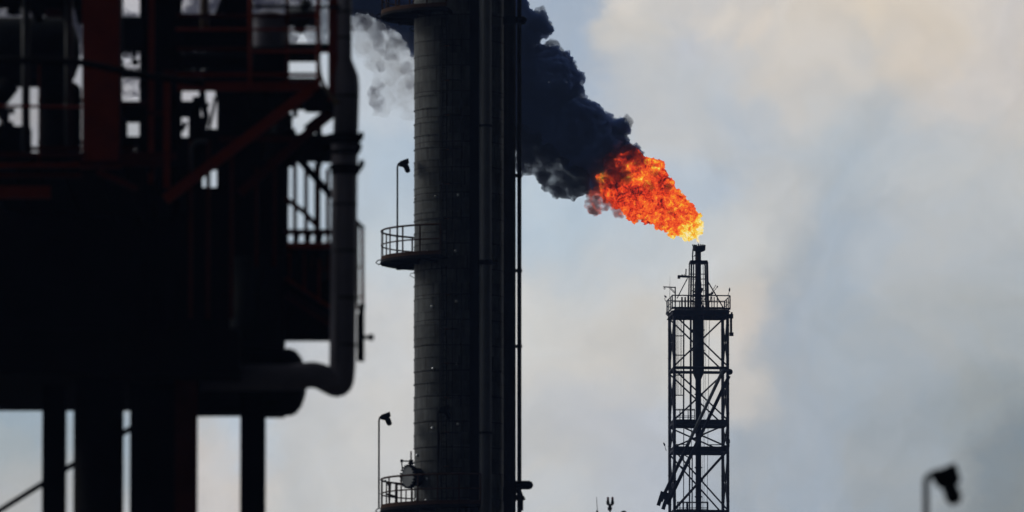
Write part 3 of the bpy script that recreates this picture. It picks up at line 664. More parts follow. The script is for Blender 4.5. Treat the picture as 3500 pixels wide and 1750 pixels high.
# railing of the upper right bay
ra = part_of(st, 'railing', MB().tube([P(600, 101, SY - .08), P(1090, 101, SY - .08)], .026, 8), 'red')
part_of(ra, 'rail', MB().tube([P(855, 176, SY - .08), P(1145, 176, SY - .08)], .026, 8), 'red')
part_of(ra, 'rail', MB().tube([P(860, 22, SY - .08), P(1170, 24, SY - .08)], .03, 8), 'black')
part_of(ra, 'post', MB().tube([P(854, -10, SY - .1), P(854, 292, SY - .1)], .026, 8), 'red')
part_of(ra, 'post', MB().tube([P(1086, -10, SY - .1), P(1086, 292, SY - .1)], .03, 8), 'red')
ra = part_of(st, 'railing', MB().tube([P(-20, 362, SY - .08), P(285, 366, SY - .08)], .025, 8), 'red')
part_of(ra, 'post', MB().tube([P(135, 218, SY - .1), P(135, 560, SY - .1)], .02, 8), 'red_dark')
# decks: undersides seen from below
def deck(px0, px1, py_edge, py_far, mt='black', name='deck', dy=.18, zup=.05):
    z = zat(py_edge, SY + dy); yb = (z - CAM_Z) * F / ((875 - py_far) + F * math.tan(PITCH)) * 1.0
    m = MB().box((xat(px0), SY + dy, z), (xat(px1), yb, z + zup))
    x = px0
    n_ = 4
    for k in range(n_ + 1):
        xx = xat(px0 + (px1 - px0) * k / n_); m.box((xx - .04, SY + dy + .02, z - .12 * (0 < k < n_)), (xx + .04, yb - .02, z - .002))
    return part_of(st, name, m, mt)
deck(738, 1082, 306, 372); deck(-60, 280, 545, 840); deck(240, 600, 566, 860); deck(975, 1128, 848, 1020); deck(-60, 280, -60, 20)
part_of(st, 'grating', MB().box((xat(985), SY + .3, zat(277)), (xat(1078), SY + .5, zat(258))), 'grate'); part_of(st, 'grating', MB().box((xat(606), SY + .3, zat(277)), (xat(690), SY + .5, zat(258))), 'grate')
# diagonal knee braces
part_of(st, 'knee_brace', MB().bar(P(1062, 308, SY - .3), P(565, 682, SY - .3), .17, .17, up=(0, 1, 0)), 'red')
part_of(st, 'knee_brace', MB().bar(P(1146, 372, SY + .6), P(820, 660, SY + .6), .15, .13, up=(0, 1, 0)), 'red_dark')
part_of(st, 'knee_brace', MB().bar(P(1146, 372, SY + .9), P(1050, 448, SY + .9), .2, .1, up=(0, 1, 0)), 'black')
part_of(st, 'corner_bracket', MB().box((xat(1040), SY + .4, zat(370)), (xat(1150), SY + .7, zat(300))).bar(P(1080, 300, SY + .5), P(1150, 376, SY + .5), .12, .2), 'black')
# bottom hoist beam and wall panels behind the stair
part_of(st, 'cladding_panel', MB().box((xat(952), SY + 1.2, zat(1167, SY + 1.6)), (xat(1128), SY + 1.6, zat(955, SY + 1.2))).box((xat(974), SY + 1.15, zat(1010)), (xat(1128), SY + 1.198, zat(1000))), 'black')
for (a, b, c, d) in ((972, 846, 1038, 975), (1086, 846, 1098, 975), (1036, 918, 1090, 975), (1118, 846, 1140, 975), (1096, 912, 1120, 926), (1060, 866, 1072, 920)):
    part_of(st, 'stringer', sbox(a, b, c, d, SY + 1.3, .12), 'red_dark' if a > 1050 else 'black')
# stair railing right of centre
sr = thing('stair_railing', 'dark red stair balustrade with sky between its bars beside the big grey pipe', 'railing', P(1060, 830, SY + 1))
for px in (1008, 1046, 1085, 1120):
    part_of(sr, 'baluster', MB().tube([P(px, 530 + max(0, px - 1030) * .55, SY + .95), P(px, 838, SY + .95)], .036 if px != 1085 else .055, 8), 'red_dark')
part_of(sr, 'baluster', MB().tube([P(982, 545, SY + .95), P(980, 838, SY + .95)], .03, 8), 'black')
part_of(sr, 'handrail', MB().bar(P(1015, 535, SY + .9), P(1135, 672, SY + .9), .12, .1, up=(0, 1, 0)), 'black')
part_of(sr, 'handrail', MB().tube([P(975, 678, SY + .9), P(1040, 725, SY + .9), P(1085, 775, SY + .9)], .045, 8), 'red_dark')
part_of(sr, 'bottom_rail', MB().tube([P(970, 793, SY + .9), P(1135, 793, SY + .9)], .05, 8), 'red_dark')
for px in (1020, 1060, 1100): part_of(sr, 'foot_plate', MB().bar(P(px - 8, 838, SY + .9), P(px - 2, 800, SY + .9), .07), 'black')
stw = thing('stair_flight', 'dark rusty stair flight slanting down behind the big grey pipe', 'stairs', P(1050, 1080, SY + 1))
for dy, mt in ((0, 'red'), (.0, 'red_dark')):
    o_ = 0 if mt == 'red' else 62
    part_of(stw, 'stringer', MB().bar(P(975, 950 + o_, SY + .85), P(1132, 1052 + o_, SY + .85), .05, .09, up=(0, 1, 0)), mt)
for i in range(9): part_of(stw, 'tread', MB().box((xat(980 + i * 17), SY + .9, zat(985 + i * 11)), (xat(994 + i * 17), SY + 1.1, zat(980 + i * 11))), 'red_dark')
for px in (990, 1040, 1090): part_of(stw, 'post', MB().tube([P(px, 860, SY + .85), P(px, 960 + (px - 975) * .65, SY + .85)], .022, 6), 'red')
def drum(name, label, px0, py0, px1, py1, Y, mt, horiz=False, cat='vessel', nozz=True):
    """vessel with domed heads, welded rings and a nozzle"""
    c = P((px0 + px1) / 2, (py0 + py1) / 2, Y); k = Y / F
    W, H = (px1 - px0) * k, (py1 - py0) * k
    o = thing(name, label, cat, c)
    Ln, r = (W, H / 2) if horiz else (H, W / 2); h = min(r * .5, Ln * .2); a = (1, 0, 0) if horiz else (0, 0, 1)
    prof = [(.02, -Ln / 2)] + [(r * math.sin(t), -Ln / 2 + h * (1 - math.cos(t))) for t in (.4, .8, 1.2, 1.57)] + [(r, Ln / 2 - h)] + [(r * math.sin(t), Ln / 2 - h * (1 - math.cos(t))) for t in (1.2, .8, .4)] + [(.02, Ln / 2)]
    part_of(o, 'shell', MB().lathe(c, prof, 40, a), mt, True)
    for t in (-.25, .25):
        part_of(o, 'weld_band', MB().lathe(c + Vector(a) * Ln * t, [(r + .012, -.03), (r + .012, .03)], 40, a), mt)
    if nozz: part_of(o, 'nozzle', MB().lathe(c + Vector((0, -r * .9, 0)), [(r * .2, -.02), (r * .2, .1), (r * .32, .1), (r * .32, .15)], 16, (0, -1, 0)), mt)
    return o
def cabinet(name, label, px0, py0, px1, py1, Y, dep, mt, cat):
    o = thing(name, label, cat, P((px0 + px1) / 2, py1, Y))
    part_of(o, 'casing', sbox(px0, py0, px1, py1, Y, dep), mt)
    k = Y / F; m = MB(); n_ = max(2, int((px1 - px0) / 40))
    for i in range(n_ + 1):
        x = xat(px0 + (px1 - px0) * (i + .02) / (n_ + .04), Y); part_of(o, 'rib', MB().box((x - .012, Y - .03, zat(py1 - 4, Y)), (x + .012, Y - .002, zat(py0 + 4, Y))), mt)
    return o
drum('upper_vessel', 'dark horizontal vessel high behind the two thin grey pipes at top left', -140, 58, 276, 300, SY + 6, 'blueblack', True)
cabinet('duct_casing', 'black duct casing low behind the left railing below the dark vessel', -60, 430, 100, 540, SY + 5, .8, 'black', 'duct')
drum('standing_vessel', 'dark upright vessel between the thin grey pipes left of the red column', 131, 270, 278, 560, SY + 6, 'black')
drum('relief_valve', 'small dark valve body hanging in the top left corner', 24, 4, 70, 54, SY + 4, 'black', cat='valve')
cabinet('duct_casing', 'narrow red black duct between the two grey pipes at the top edge', 152, -60, 208, 60, SY + 5, .3, 'red_dark', 'duct')
o = thing('slanted_pipe', 'dark slanted pipe crossing the top left gaps of sky', 'pipe', P(210, 30, SY + 4.5))
part_of(o, 'pipe_run', MB().tube([P(198, -40, SY + 4.5), P(232, 75, SY + 4.5)], .07, 10).tube([P(262, -20, SY + 4.6), P(285, 80, SY + 4.6)], .1, 10).tube([P(100, -20, SY + 4.6), P(136, 75, SY + 4.6)], .09, 10), 'black')
o = thing('slanted_pipe', 'dark slanted pipe closing the corner of sky below the dark vessel', 'pipe', P(0, 300, SY + 4.5))
part_of(o, 'pipe_run', MB().tube([P(-40, 384, SY + 4.5), P(38, 285, SY + 4.5)], .17, 10), 'black')
o = thing('valve_cluster', 'tangle of small valves seen against the sky left of the thin grey pipe', 'valve', P(20, 400, SY + 4))
part_of(o, 'wheel_rim', MB().arc(P(14, 396, SY + 4), .07, 0, 6.28, .025).lathe(P(12, 398, SY + 4), [(.05, -.1), (.1, 0), (.04, .12)], 10), 'black')
part_of(o, 'valve_body', MB().tube([P(-10, 376, SY + 4), P(50, 380, SY + 4)], .05, 8).tube([P(22, 380, SY + 4), P(20, 470, SY + 4)], .05, 8).tube([P(4, 420, SY + 4), P(4, 470, SY + 4)], .035, 8).tube([P(36, 416, SY + 4), P(40, 470, SY + 4)], .05, 8), 'black')
# thin grey vertical pipes
def vp(label, px0, px1, y0, y1, Y, mt, group=None, name='vertical_pipe'):
    o = thing(name, label, 'pipe', P((px0 + px1) / 2, y1, Y), group)
    part_of(o, 'pipe_run', MB().tube([P((px0 + px1) / 2, y1, Y), P((px0 + px1) / 2, y0, Y)], (px1 - px0) / 2 * Y / F, 20), mt, True)
    for f in (.3, .75): part_of(o, 'clamp', MB().lathe(P((px0 + px1) / 2, y0 + (y1 - y0) * f, Y), [((px1 - px0) / 2 * Y / F * 1.12, -.03), ((px1 - px0) / 2 * Y / F * 1.12, .03)], 16), mt)
    return o
vp('thin grey pipe nearest the left edge of the picture', 74, 103, -120, 520, SY + 1, 'pipe_dark', 'thin grey pipes at top left')
vp('thin grey pipe just left of the wide red column', 222, 250, -120, 515, SY + 1, 'pipe_dark', 'thin grey pipes at top left')
vp('slim beige pipe against the right side of the wide red column', 401, 419, -120, 560, SY + 1, 'pipe_dark', None)
vp('pale pipe between two bright sky gaps at the top edge', 684, 714, -120, 100, SY + 3, 'beige', None)
# sagging black cable in front
o = single(MB().tube([P(-60, 204, SY - 6), P(80, 208, SY - 6), P(200, 209, SY - 6), P(280, 214, SY - 6), P(370, 232, SY - 6), P(470, 254, SY - 6), P(560, 268, SY - 6), P(700, 284, SY - 6)], .06, 10), 'cable', 'black', 'thick black cable drooping across the front of the wide red column', 'cable', smooth=True)
# equipment seen between the columns; gaps stay open to the sky
E = SY + 8
cabinet('tray_or_shade', 'dark tray between the red columns under the top gap', 405, 57, 505, 172, E, .5, 'blueblack', 'cable tray')
cabinet('tray_or_shade', 'dark tray between the red columns under the grey gap', 405, 346, 505, 420, E, .5, 'black', 'cable tray')
cabinet('tray_or_shade', 'narrow dark tray beside the small square gap left of the red columns', 405, 419, 432, 640, E, .4, 'black', 'cable tray')
cabinet('tray_or_shade', 'lowest dark tray between the red columns', 431, 466, 505, 500, E, .3, 'black', 'cable tray')
cabinet('tray_or_shade', 'dark tray with pinholes of light between the red columns', 431, 516, 505, 546, E, .2, 'black', 'cable tray')
o = thing('valve_cluster', 'cluster of small valves with specks of sky between the red columns', 'valve', P(450, 220, E))
for (x, y, r) in ((408, 180, 12), (430, 192, 7), (459, 186, 11), (418, 212, 8), (462, 212, 14), (440, 220, 6), (425, 245, 13), (450, 238, 5), (470, 236, 6), (440, 252, 10), (462, 255, 8), (422, 178, 7), (440, 176, 9), (448, 198, 5), (424, 228, 6)):
    part_of(o, 'valve_body', MB().lathe(P(x, y, E), [(.01, -r * .0051), (r * .0036, -r * .0036), (r * .0051, 0), (r * .0036, r * .0036), (.01, r * .0051)], 12), 'black', True)
part_of(o, 'manifold', MB().tube([P(400, 258, E), P(480, 258, E)], .05, 8).tube([P(400, 172, E), P(480, 172, E)], .03, 8), 'black')
o = thing('valve_cluster', 'small valves low between the red columns with two specks of sky', 'valve', P(450, 530, E))
part_of(o, 'valve_body', MB().tube([P(440, 495, E), P(446, 560, E)], .07, 8).tube([P(480, 495, E), P(476, 600, E)], .06, 8).tube([P(432, 575, E), P(500, 640, E)], .2, 8), 'black')
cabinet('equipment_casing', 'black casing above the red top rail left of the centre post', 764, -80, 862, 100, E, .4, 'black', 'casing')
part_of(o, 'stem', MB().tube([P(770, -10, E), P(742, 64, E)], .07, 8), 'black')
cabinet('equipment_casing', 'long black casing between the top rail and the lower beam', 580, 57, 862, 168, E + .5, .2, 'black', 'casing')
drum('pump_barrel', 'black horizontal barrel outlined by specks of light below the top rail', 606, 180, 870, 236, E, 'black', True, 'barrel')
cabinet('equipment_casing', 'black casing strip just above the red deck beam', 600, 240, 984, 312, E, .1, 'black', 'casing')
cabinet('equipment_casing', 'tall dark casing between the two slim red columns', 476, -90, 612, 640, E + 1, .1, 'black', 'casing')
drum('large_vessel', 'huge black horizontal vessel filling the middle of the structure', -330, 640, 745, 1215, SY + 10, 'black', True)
o = thing('lattice_screen', 'row of small fittings with pinholes of light around the black barrel', 'fittings', P(640, 240, E + 1))
for k in range(16):
    x = 600 + k * 17 + random.uniform(-3, 3)
    part_of(o, 'fitting', MB().lathe(P(x, random.uniform(236, 246), E + 1), [(.03, -.05), (.045, 0), (.03, .05)], 8), 'black')
    part_of(o, 'fitting', MB().lathe(P(x + 6, random.uniform(168, 178), E + 1), [(.03, -.05), (.05, 0), (.03, .05)], 8), 'black')
cabinet('equipment_casing', 'dark plate closing the view between the barrel and the centre post', 706, 160, 980, 250, E + 2, .1, 'black', 'casing')
drum('grey_tank', 'grey tank glimpsed behind the upper railing left of the big pipe', 862, 34, 975, 190, E + 3, 'pipe', False, 'tank')
o = thing('grey_duct', 'grey duct crossing behind the upper railing beside the big pipe', 'duct', P(1030, 60, E + 3))
part_of(o, 'duct_run', MB().tube([P(975, 60, E + 3), P(1080, 62, E + 3)], .16, 12).tube([P(1048, 0, E + 3), P(1020, 110, E + 3)], .1, 12).tube([P(975, 160, E + 3), P(1130, 160, E + 3)], .07, 12), 'pipe_dark', True)
cabinet('equipment_casing', 'dark box below the right end of the upper railing', 975, 172, 1082, 212, E + 1, .1, 'blueblack', 'casing')
o = thing('drain_pipe', 'pale bent drain pipe curling under the corner of the upper deck', 'pipe', P(1110, 300, SY))
part_of(o, 'pipe_run', MB().bend([P(1088, 190, SY - .2), P(1094, 262, SY - .2), P(1125, 322, SY - .2), P(1150, 352, SY - .2)], .03, 8, rad=.15), 'beige', True)
part_of(o, 'pipe_end', MB().lathe(P(1148, 348, SY - .2), [(.04, -.06), (.055, 0), (.04, .06)], 10, (1, 0, -.8)), 'beige')
# masses under the upper deck
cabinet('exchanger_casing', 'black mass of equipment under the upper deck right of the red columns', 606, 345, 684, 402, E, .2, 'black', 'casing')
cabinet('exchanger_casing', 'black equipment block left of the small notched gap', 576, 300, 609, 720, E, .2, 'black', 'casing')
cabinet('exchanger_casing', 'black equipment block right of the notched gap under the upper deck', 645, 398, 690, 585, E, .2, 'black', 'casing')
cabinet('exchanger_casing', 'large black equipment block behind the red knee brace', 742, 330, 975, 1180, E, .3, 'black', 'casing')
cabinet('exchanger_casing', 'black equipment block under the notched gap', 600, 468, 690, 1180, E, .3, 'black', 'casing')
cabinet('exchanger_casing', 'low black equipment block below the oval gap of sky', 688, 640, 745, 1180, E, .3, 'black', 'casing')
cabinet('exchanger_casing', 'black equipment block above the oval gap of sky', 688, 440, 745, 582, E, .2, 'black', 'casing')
o = thing('bent_pipework', 'tangle of small bent pipes under the upper deck against bright sky', 'pipework', P(700, 380, E))
part_of(o, 'pipe_run', MB().bend([P(690, 300, E), P(694, 352, E), P(706, 400, E), P(690, 450, E)], .06, 10).tube([P(668, 330, E), P(668, 400, E)], .05, 8).tube([P(715, 440, E), P(738, 330, E)], .03, 8).tube([P(704, 362, E), P(712, 366, E)], .07, 8).tube([P(622, 430, E), P(634, 436, E)], .09, 8).tube([P(672, 335, E), P(680, 345, E)], .08, 8), 'black')
part_of(o, 'u_bend', MB().bend([P(655, 600, SY - .2), P(655, 500, SY - .2), P(672, 484, SY - .2), P(710, 484, SY - .2)], .036, 8, rad=.08), 'pipe_dark', True)
drum('round_casing', 'rounded dark pipe end filling the gap under the upper deck', 930, 380, 1000, 470, SY + 4, 'blueblack', False, 'pipe end')
# valve and clamp assembly on the big pipe
o = thing('clamp_assembly', 'black flanged pipe and clamps gripping the big grey pipe', 'pipe clamp', P(1100, 500, SY + .3))
part_of(o, 'cross_pipe', MB().tube([P(900, 500, SY + .9), P(1150, 510, SY + .9)], .24, 20), 'black', True)
part_of(o, 'cross_flange', MB().lathe(P(1090, 500, SY + .9), [(.36, -.05), (.36, .05)], 24, (1, 0, 0)).lathe(P(1000, 505, SY + .9), [(.33, -.2), (.33, .05)], 24, (1, 0, 0)), 'black')
for py, r in ((466, 60), (484, 54), (520, 50), (572, 56), (590, 48)):
    part_of(o, 'clamp_ring', MB().lathe(P(1178, py, SY), [(r * sm * .9, -.04), (r * sm, -.03), (r * sm, .03), (r * sm * .9, .04)], 28), 'black')
for px, py in ((1232, 470), (1234, 566), (1225, 510)): part_of(o, 'bolt_lug', MB().lathe(P(px, py, SY - .05), [(.02, -.07), (.05, -.03), (.05, .06), (.02, .1)], 10, (.3, 0, 1)), 'black')
part_of(o, 'bolt_lug', MB().bar(P(1225, 590, SY), P(1236, 548, SY), .06), 'black')
# the big grey pipe: vertical run, reducer, elbow, run to the drum
o = thing('big_grey_pipe', 'big grey jacketed pipe with a bottom elbow on the right side of the structure', 'pipe', P(1176, 1300, SY))
k = sm
part_of(o, 'upper_run', MB().tube([P(1178, -180, SY), P(1178, 203, SY), P(1184, 262, SY), P(1186, 300, SY), P(1181, 470, SY)], [25 * k, 25 * k, 42 * k, 43 * k, 43 * k], 32), 'pipe', True)
part_of(o, 'lower_run', MB().bend([P(1179, 460, SY), P(1173, 1000, SY), P(1170, 1262, SY), P(1163, 1322, SY), P(1080, 1278, SY), P(1000, 1290, SY + .1), P(690, 1290, SY + .2)], 45 * k, 32, rad=.14), 'pipe', True)
part_of(o, 'jacket_seam', MB().box((xat(1150), SY - .226, zat(1240)), (xat(1153), SY - .205, zat(600))), 'pipe_dark')
for py in (40, 130, 330, 700, 860, 1020, 1180): part_of(o, 'jacket_band', MB().lathe(P(1178 if py < 200 else 1184 if py < 400 else 1176, py, SY), [((26.5 if py < 200 else 44.6 if py < 400 else 46.2) * k, -.02), ((26.5 if py < 200 else 44.6 if py < 400 else 46.2) * k, .02)], 32), 'pipe_dark')
# drum at the foot of the pipe
o = drum('bottom_drum', 'dark domed drum under the structure that the big grey pipe runs into', 560, 1190, 1050, 1423, SY + 1.4, 'blueblack', True)
part_of(o, 'neck', MB().tube([P(880, 1200, SY + 1), P(880, 880, SY + 1)], 95 * k, 28), 'blueblack', True)
part_of(o, 'saddle', MB().box((xat(826), SY + .8, zat(1429, SY + 2)), (xat(966), SY + 2, zat(1380))).box((xat(560), SY + .8, zat(1424, SY + 2)), (xat(826), SY + 2.01, zat(1380))), 'black')
# narrow mast and lamp box right of the big pipe
o = thing('side_ladder_frame', 'narrow red frame with a black box and knob right of the big grey pipe', 'ladder frame', P(1236, 1217, SY + 1))
part_of(o, 'post', MB().tube([P(1238, 775, SY + 1), P(1240, 1060, SY + 1)], .032, 8), 'red')
part_of(o, 'post', MB().tube([P(1222, 765, SY + 1), P(1222, 1060, SY + 1)], .02, 8), 'red_dark')
part_of(o, 'top_bar', MB().bar(P(1212, 752, SY + 1), P(1243, 782, SY + 1), .07), 'black')
part_of(o, 'box', MB().box((xat(1217), SY + 1, zat(1215)), (xat(1243), SY + 1.2, zat(1052))).bar(P(1238, 1040, SY + 1), P(1232, 1105, SY + 1), .1), 'black')
part_of(o, 'rung', MB().bar(P(1218, 912, SY + 1), P(1240, 912, SY + 1), .03).bar(P(1218, 1015, SY + 1), P(1240, 1015, SY + 1), .03), 'red_dark')
part_of(o, 'knob', MB().lathe(P(1240, 1153, SY + 1), [(.02, 0), (.035, .02), (.035, .1), (.06, .11), (.06, .16), (.03, .19)], 14, (1, 0, 0)), 'black', True)

# ================================================================== FLAME AND SMOKE
def ico(n):
    import bmesh
    b = bmesh.new(); bmesh.ops.create_icosphere(b, subdivisions=n, radius=1.0); vs = [v.co.copy() for v in b.verts]; fs = [tuple(v.index for v in f.verts) for f in b.faces]; b.free(); return vs, fs
ICO = ico(3)
def puffs(circles, Y, depth=1.0, seed=1, extra=0, jitter=.5):
    """balls of smoke: (px, py, r_px); small balls bud from the surface of the large ones"""
    rnd = random.Random(seed); m = MB(); k = Y / F
    balls = []
    for c in circles:
        px, py, r = c[:3]; dy = c[3] if len(c) > 3 else 0
        p = P(px, py, Y + dy); rr = r * k; balls.append((p, rr))
        for _ in range(extra):
            d = Vector((rnd.gauss(0, 1), rnd.gauss(0, 1), rnd.gauss(0, 1))).normalized()
            q = rr * (rnd.uniform(.22, .42) if r < 50 else rnd.uniform(.13, .24)); balls.append((p + d * (rr - q * .35), q))
    for p, rr in balls:
        m.add([p + Vector((v.x, v.y * depth, v.z)) * rr for v in ICO[0]], ICO[1])
    return m
def billow(o, voxel, disp):
    r = o.modifiers.new('remesh', 'REMESH'); r.mode = 'VOXEL'; r.voxel_size = voxel; r.use_smooth_shade = True
    for i, (kind, size, stg, mid) in enumerate(disp):
        t = bpy.data.textures.new(f'{o.name}_tex{i}', kind); t.noise_scale = size
        if kind == 'VORONOI': t.noise_intensity = 1.2
        if kind == 'CLOUDS': t.noise_depth = 3
        d = o.modifiers.new('billow', 'DISPLACE'); d.texture = t; d.texture_coords = 'GLOBAL'; d.strength = stg; d.mid_level = mid
def smoke_mat(name, albedo, dens, noise_scale=None, lo=.35, hi=.6, step=.25, aniso=.3, glow=None, floor=0):
    m = bpy.data.materials.new(name); m.use_nodes = True; t = m.node_tree; t.nodes.clear()
    out = nd(t, 'ShaderNodeOutputMaterial'); v = nd(t, 'ShaderNodeVolumePrincipled')
    v.inputs['Color'].default_value = (*albedo, 1); v.inputs['Density'].default_value = dens; v.inputs['Anisotropy'].default_value = aniso
    if noise_scale:
        c = nd(t, 'ShaderNodeTexCoord')
        n = noise(t, c.outputs['Object'], noise_scale, 5, .6, .4)
        k = nd(t, 'ShaderNodeMapRange'); k.clamp = True; t.links.new(n.outputs[0], k.inputs[0]); k.inputs[1].default_value = lo; k.inputs[2].default_value = hi
        k.inputs[3].default_value = floor; k.inputs[4].default_value = dens
        t.links.new(k.outputs[0], v.inputs['Density'])
        if glow:
            n2 = noise(t, c.outputs['Object'], noise_scale * 1.6, 4, .6, .5)
            g = nd(t, 'ShaderNodeMapRange'); t.links.new(n2.outputs[0], g.inputs[0]); g.inputs[1].default_value = .5; g.inputs[2].default_value = .62
            g.inputs[4].default_value = glow[0]
            e = mth('MULTIPLY', g.outputs[0], mth('DIVIDE', k.outputs[0], dens, tree=t), tree=t)
            t.links.new(e, v.inputs['Emission Strength']); v.inputs['Emission Color'].default_value = (*glow[1], 1)
    t.links.new(v.outputs[0], out.inputs['Volume'])
    m.cycles.volume_step_rate = step / .1 * .1 if False else 1.0
    return m
sp = thing('smoke_plume', 'thick navy black smoke plume rolling up and left from the flame', 'smoke', P(2100, 560, FY))
core = [(1806, 70, 32), (1842, 76, 28), (1858, 98, 24), (1818, 112, 34), (1785, 92, 50), (1855, 290, 118), (1966, 264, 24), (1958, 308, 28), (1927, 228, 26), (1888, 190, 24), (1845, 180, 24), (1800, 215, 55),
        (1988, 386, 28), (2012, 380, 26), (2036, 386, 20), (2066, 420, 26), (2092, 436, 26), (2116, 438, 28), (2040, 510, 92), (1990, 450, 80), (2120, 500, 30), (2060, 450, 50), (2142, 538, 36), (2166, 540, 24), (2180, 534, 16), (2110, 580, 55),
        (1930, 430, 108), (1830, 390, 90), (1985, 535, 60), (2060, 595, 48), (2035, 630, 24), (1790, 330, 110), (2130, 560, 40),
        (1720, 120, 100), (1740, 20, 60), (1650, 100, 160), (1660, 280, 170), (1560, 60, 160), (1560, 190, 130), (1460, 20, 130), (1640, 380, 120), (1480, 130, 80), (1380, -5, 100), (1330, -60, 120), (1250, -80, 120)]
core = [(q[0], q[1], q[2] + 13, *q[3:]) for q in core]
m = puffs(core, FY, 1.0, 3, 16)
c_ = m.build('dense_smoke', smoke_mat('dense_black_smoke', (.36, .54, .95), 5.0, aniso=.1), sp)
billow(c_, .085, [('VORONOI', .7, -.40, .42), ('CLOUDS', .5, .16, .5), ('VORONOI', .3, -.22, .42), ('CLOUDS', .15, .10, .5)])
# soft torn edges of the plume
soft = [(1888, 162, 30), (1905, 178, 24), (1925, 192, 20), (1948, 212, 18), (1960, 228, 14), (1845, 45, 26), (1868, 95, 24), (1880, 150, 16), (2140, 420, 26), (2125, 470, 24), (1990, 350, 16), (1965, 270, 20)]
c_ = puffs(soft, FY, 1.0, 5, 4).build('soft_edge', smoke_mat('thin_grey_smoke', (.25, .27, .33), 2.2, 1.6, .30, .6), sp)
billow(c_, .09, [('VORONOI', .5, -.15, .45), ('CLOUDS', .25, .15, .5)])
# lower torn curl of smoke, grey brown
curl = [(1830, 500, 44), (1860, 530, 34), (1905, 585, 30), (1945, 615, 30), (1810, 575, 26), (1985, 600, 30),(1800, 540, 40), (1780, 470, 50), (1840, 480, 40), (1880, 510, 36), (2000, 645, 24), (1960, 665, 22), (1900, 660, 22),(1800, 500, 42), (1830, 530, 34), (1790, 570, 30), (1850, 560, 30), (1860, 600, 34), (1875, 630, 26), (1905, 645, 34), (1940, 650, 32), (1965, 635, 32), (1990, 620, 28), (1985, 655, 18), (1930, 600, 24), (1890, 560, 30), (1920, 560, 26), (1960, 590, 26)]
c_ = puffs(curl, FY - 1.0, 1.0, 8, 5).build('torn_curl', smoke_mat('torn_grey_smoke', (.15, .16, .24), 4.6, .9, .33, .55), sp)
billow(c_, .09, [('VORONOI', .5, -.2, .45), ('CLOUDS', .3, .25, .5)])
# pale drifting veil between the pipe and the column
veil = [(1380, 130, 70), (1330, 160, 70), (1290, 200, 52), (1360, 230, 70), (1400, 300, 70), (1310, 280, 46), (1290, 330, 40), (1305, 370, 36), (1350, 330, 50), (1400, 380, 40), (1260, 150, 60), (1250, 90, 60), (1430, 220, 80), (1480, 300, 90), (1520, 400, 60)]
c_ = puffs(veil, FY, 1.2, 11, 6).build('pale_veil', smoke_mat('pale_smoke_veil', (.90, .88, .86), .5, .9, .38, .74, aniso=.55), sp)
billow(c_, .16, [('VORONOI', .9, -.3, .45), ('CLOUDS', .5, .4, .5)])
veil2 = [(1330, 75, 60), (1395, 105, 50), (1270, 70, 50), (1420, 150, 34), (1420, 260, 26), (1290, 360, 26), (1304, 385, 18),(1300, 160, 30), (1300, 230, 22), (1296, 290, 22), (1355, 150, 34), (1385, 230, 24), (1330, 100, 50),(1290, 345, 30), (1300, 375, 22), (1275, 320, 26), (1320, 110, 60), (1380, 110, 60), (1270, 60, 60), (1200, 40, 70), (1240, 20, 90), (1340, 60, 90), (1410, 130, 50), (1340, 180, 30), (1405, 290, 22), (1130, 30, 90), (1050, 20, 90), (900, 20, 120), (700, 40, 120), (450, 280, 60), (450, 120, 90), (300, 60, 140), (100, 20, 120), (950, 110, 80), (1100, 110, 60), (620, 160, 120), (-20, 60, 110)]
c_ = puffs(veil2, FY + 1, 1.2, 12, 3).build('dark_veil', smoke_mat('drifting_dark_smoke', (.24, .24, .34), 1.3, .9, .42, .70), sp)
billow(c_, .2, [('VORONOI', .9, -.3, .45), ('CLOUDS', .5, .4, .5)])

# flame
fl_o = thing('flame', 'bright orange and yellow flame streaming left from the flare tower tip', 'flame', P(2386, 838, FY))
def flame_mat():
    m = bpy.data.materials.new('flame'); m.use_nodes = True; t = m.node_tree; t.nodes.clear()
    out = nd(t, 'ShaderNodeOutputMaterial'); em = nd(t, 'ShaderNodeEmission')
    c = nd(t, 'ShaderNodeTexCoord')
    # distance from the burner tip in metres (object origin sits at the tip)
    ln = vm('LENGTH', c.outputs['Object'], tree=t).outputs['Value']
    big = noise(t, c.outputs['Object'], .45, 3, .55, .8)
    mid = noise(t, c.outputs['Object'], 1.7, 6, .68, 1.1)
    fine = noise(t, c.outputs['Object'], 5.0, 6, .7, 1.4)
    h = mth('ADD', mth('MULTIPLY', mth('SUBTRACT', big.outputs[0], .5, tree=t), 1.35, tree=t), mth('MULTIPLY', mth('SUBTRACT', mid.outputs[0], .5, tree=t), 1.5, tree=t), tree=t)
    h = mth('ADD', h, mth('MULTIPLY', mth('SUBTRACT', fine.outputs[0], .5, tree=t), .62, tree=t), tree=t)
    base_ = mth('SUBTRACT', mth('MAXIMUM', mth('SUBTRACT', 1.12, mth('MULTIPLY', ln, .155, tree=t), tree=t), .43, tree=t), mth('MULTIPLY', ln, .008, tree=t), tree=t)
    h = mth('ADD', h, base_, tree=t)
    r = nd(t, 'ShaderNodeValToRGB'); t.links.new(h, r.inputs[0]); e = r.color_ramp
    pts = [(0, (24, 14, 22)), (.12, (70, 18, 18)), (.24, (150, 34, 16)), (.36, (222, 52, 24)), (.50, (246, 82, 32)), (.64, (253, 122, 38)), (.78, (254, 190, 40)), (.88, (255, 226, 90)), (1, (255, 238, 190))]
    while len(e.elements) < len(pts): e.elements.new(.5)
    for el, (p, cc) in zip(e.elements, pts): el.position = p; el.color = (*s2l(cc), 1)
    t.links.new(r.outputs[0], em.inputs[0]); em.inputs[1].default_value = 1.0
    t.links.new(em.outputs[0], out.inputs[0]); return m
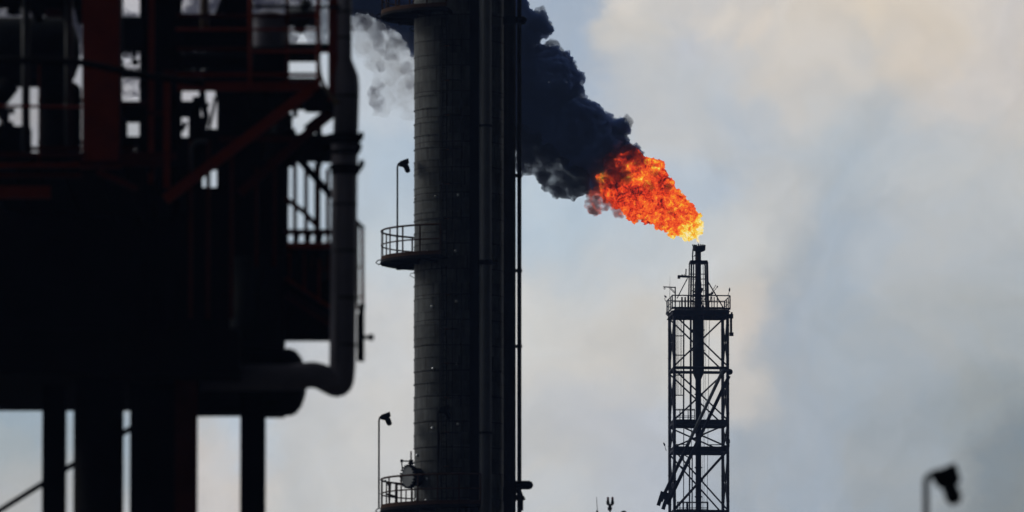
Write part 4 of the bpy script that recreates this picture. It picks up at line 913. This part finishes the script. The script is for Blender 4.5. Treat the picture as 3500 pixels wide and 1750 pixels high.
fb = [(2389, 828, 6), (2384, 816, 11), (2393, 802, 10), (2366, 795, 28), (2385, 772, 24), (2345, 800, 22), (2340, 768, 42), (2370, 745, 30), (2305, 790, 24), (2305, 750, 48), (2340, 718, 36), (2275, 765, 26), (2268, 718, 52), (2315, 688, 32), (2240, 748, 24),
      (2300, 668, 34), (2245, 685, 55), (2215, 730, 30), (2280, 632, 28), (2195, 700, 46), (2245, 635, 50), (2170, 735, 26), (2185, 655, 55), (2225, 595, 48), (2243, 572, 28), (2258, 590, 22), (2178, 605, 55), (2135, 640, 48), (2145, 580, 50), (2190, 565, 34),
      (2110, 575, 36), (2080, 660, 30), (2100, 620, 46), (2060, 615, 22), (2120, 690, 28), (2145, 700, 30), (2165, 735, 20), (2232, 562, 22), (2390, 785, 16), (2160, 545, 34), (2120, 550, 24)]
fb = [(x, y, r + (4 if x < 2280 else -1), -.5 if x < 2200 else 0) for x, y, r in fb]
c_ = puffs(fb, FY, 1.0, 21, 6).build('flame_body', flame_mat(), fl_o)
billow(c_, .055, [('VORONOI', .6, -.42, .42), ('CLOUDS', .3, .3, .5), ('VORONOI', .18, -.14, .42), ('CLOUDS', .1, .1, .5)])
gs = [(2080, 590, 34), (2110, 545, 44), (2150, 525, 36), (2180, 545, 26), (2240, 585, 22), (2280, 640, 18), (2215, 640, 24), (2290, 720, 16), (2075, 640, 26), (2170, 560, 34), (2130, 600, 36), (2200, 560, 24), (2100, 620, 28), (2230, 575, 18)]
c_ = puffs(gs, FY - 2.2, .6, 41, 5).build('glowing_smoke', smoke_mat('glowing_dark_smoke', (.16, .06, .06), 3.2, .8, .44, .62, glow=(.35, (.9, .08, .02))), fl_o)
billow(c_, .08, [('VORONOI', .4, -.2, .45), ('CLOUDS', .3, .25, .5)])
# base glow: thin tongue out of the tip
# ragged pink grey wisps trailing under the flame
wv = [(2028, 668, 26), (2030, 708, 28), (2085, 680, 26), (2060, 700, 24), (2110, 725, 20), (2140, 712, 20), (2095, 650, 30),(2045, 655, 24), (2022, 680, 18), (2015, 700, 20), (2040, 715, 22), (2065, 705, 20), (2075, 670, 26), (2090, 690, 20), (2100, 715, 14), (2120, 735, 12), (2130, 700, 16), (2150, 720, 16), (2165, 745, 9), (2180, 755, 10), (2200, 745, 12), (2175, 730, 10), (2060, 640, 18), (2260, 772, 8)]
c_ = puffs(wv, FY - .5, .8, 31, 4).build('burning_wisp', smoke_mat('burning_wisp_smoke', (.5, .42, .42), 4.2, 1.5, .35, .56, glow=(2.4, (.8, .10, .03))), fl_o)
billow(c_, .06, [('VORONOI', .35, -.12, .45), ('CLOUDS', .2, .14, .5)])
c_ = MB().lathe(P(2389, 838, FY), [(.10, -.05), (.12, .1), (.2, .35), (.12, .6)], 16, (-.25, 0, 1)).build('flame_root', smoke_mat('flame_root', (.9, .6, .5), .6, 4.0, .3, .6, glow=(2.5, (1.0, .45, .18))), fl_o)

# ------------------------------------------------------------------ air
hz = bpy.data.materials.new('haze'); hz.use_nodes = True; t = hz.node_tree; t.nodes.clear()
v = nd(t, 'ShaderNodeVolumePrincipled'); v.inputs['Color'].default_value = (.35, .52, 1, 1); v.inputs['Density'].default_value = .0001; v.inputs['Anisotropy'].default_value = .0
t.links.new(v.outputs[0], nd(t, 'ShaderNodeOutputMaterial').inputs['Volume'])
h = MB().box((-300, -40, -1), (300, 960, 140)).build('haze', hz); h['kind'] = 'stuff'
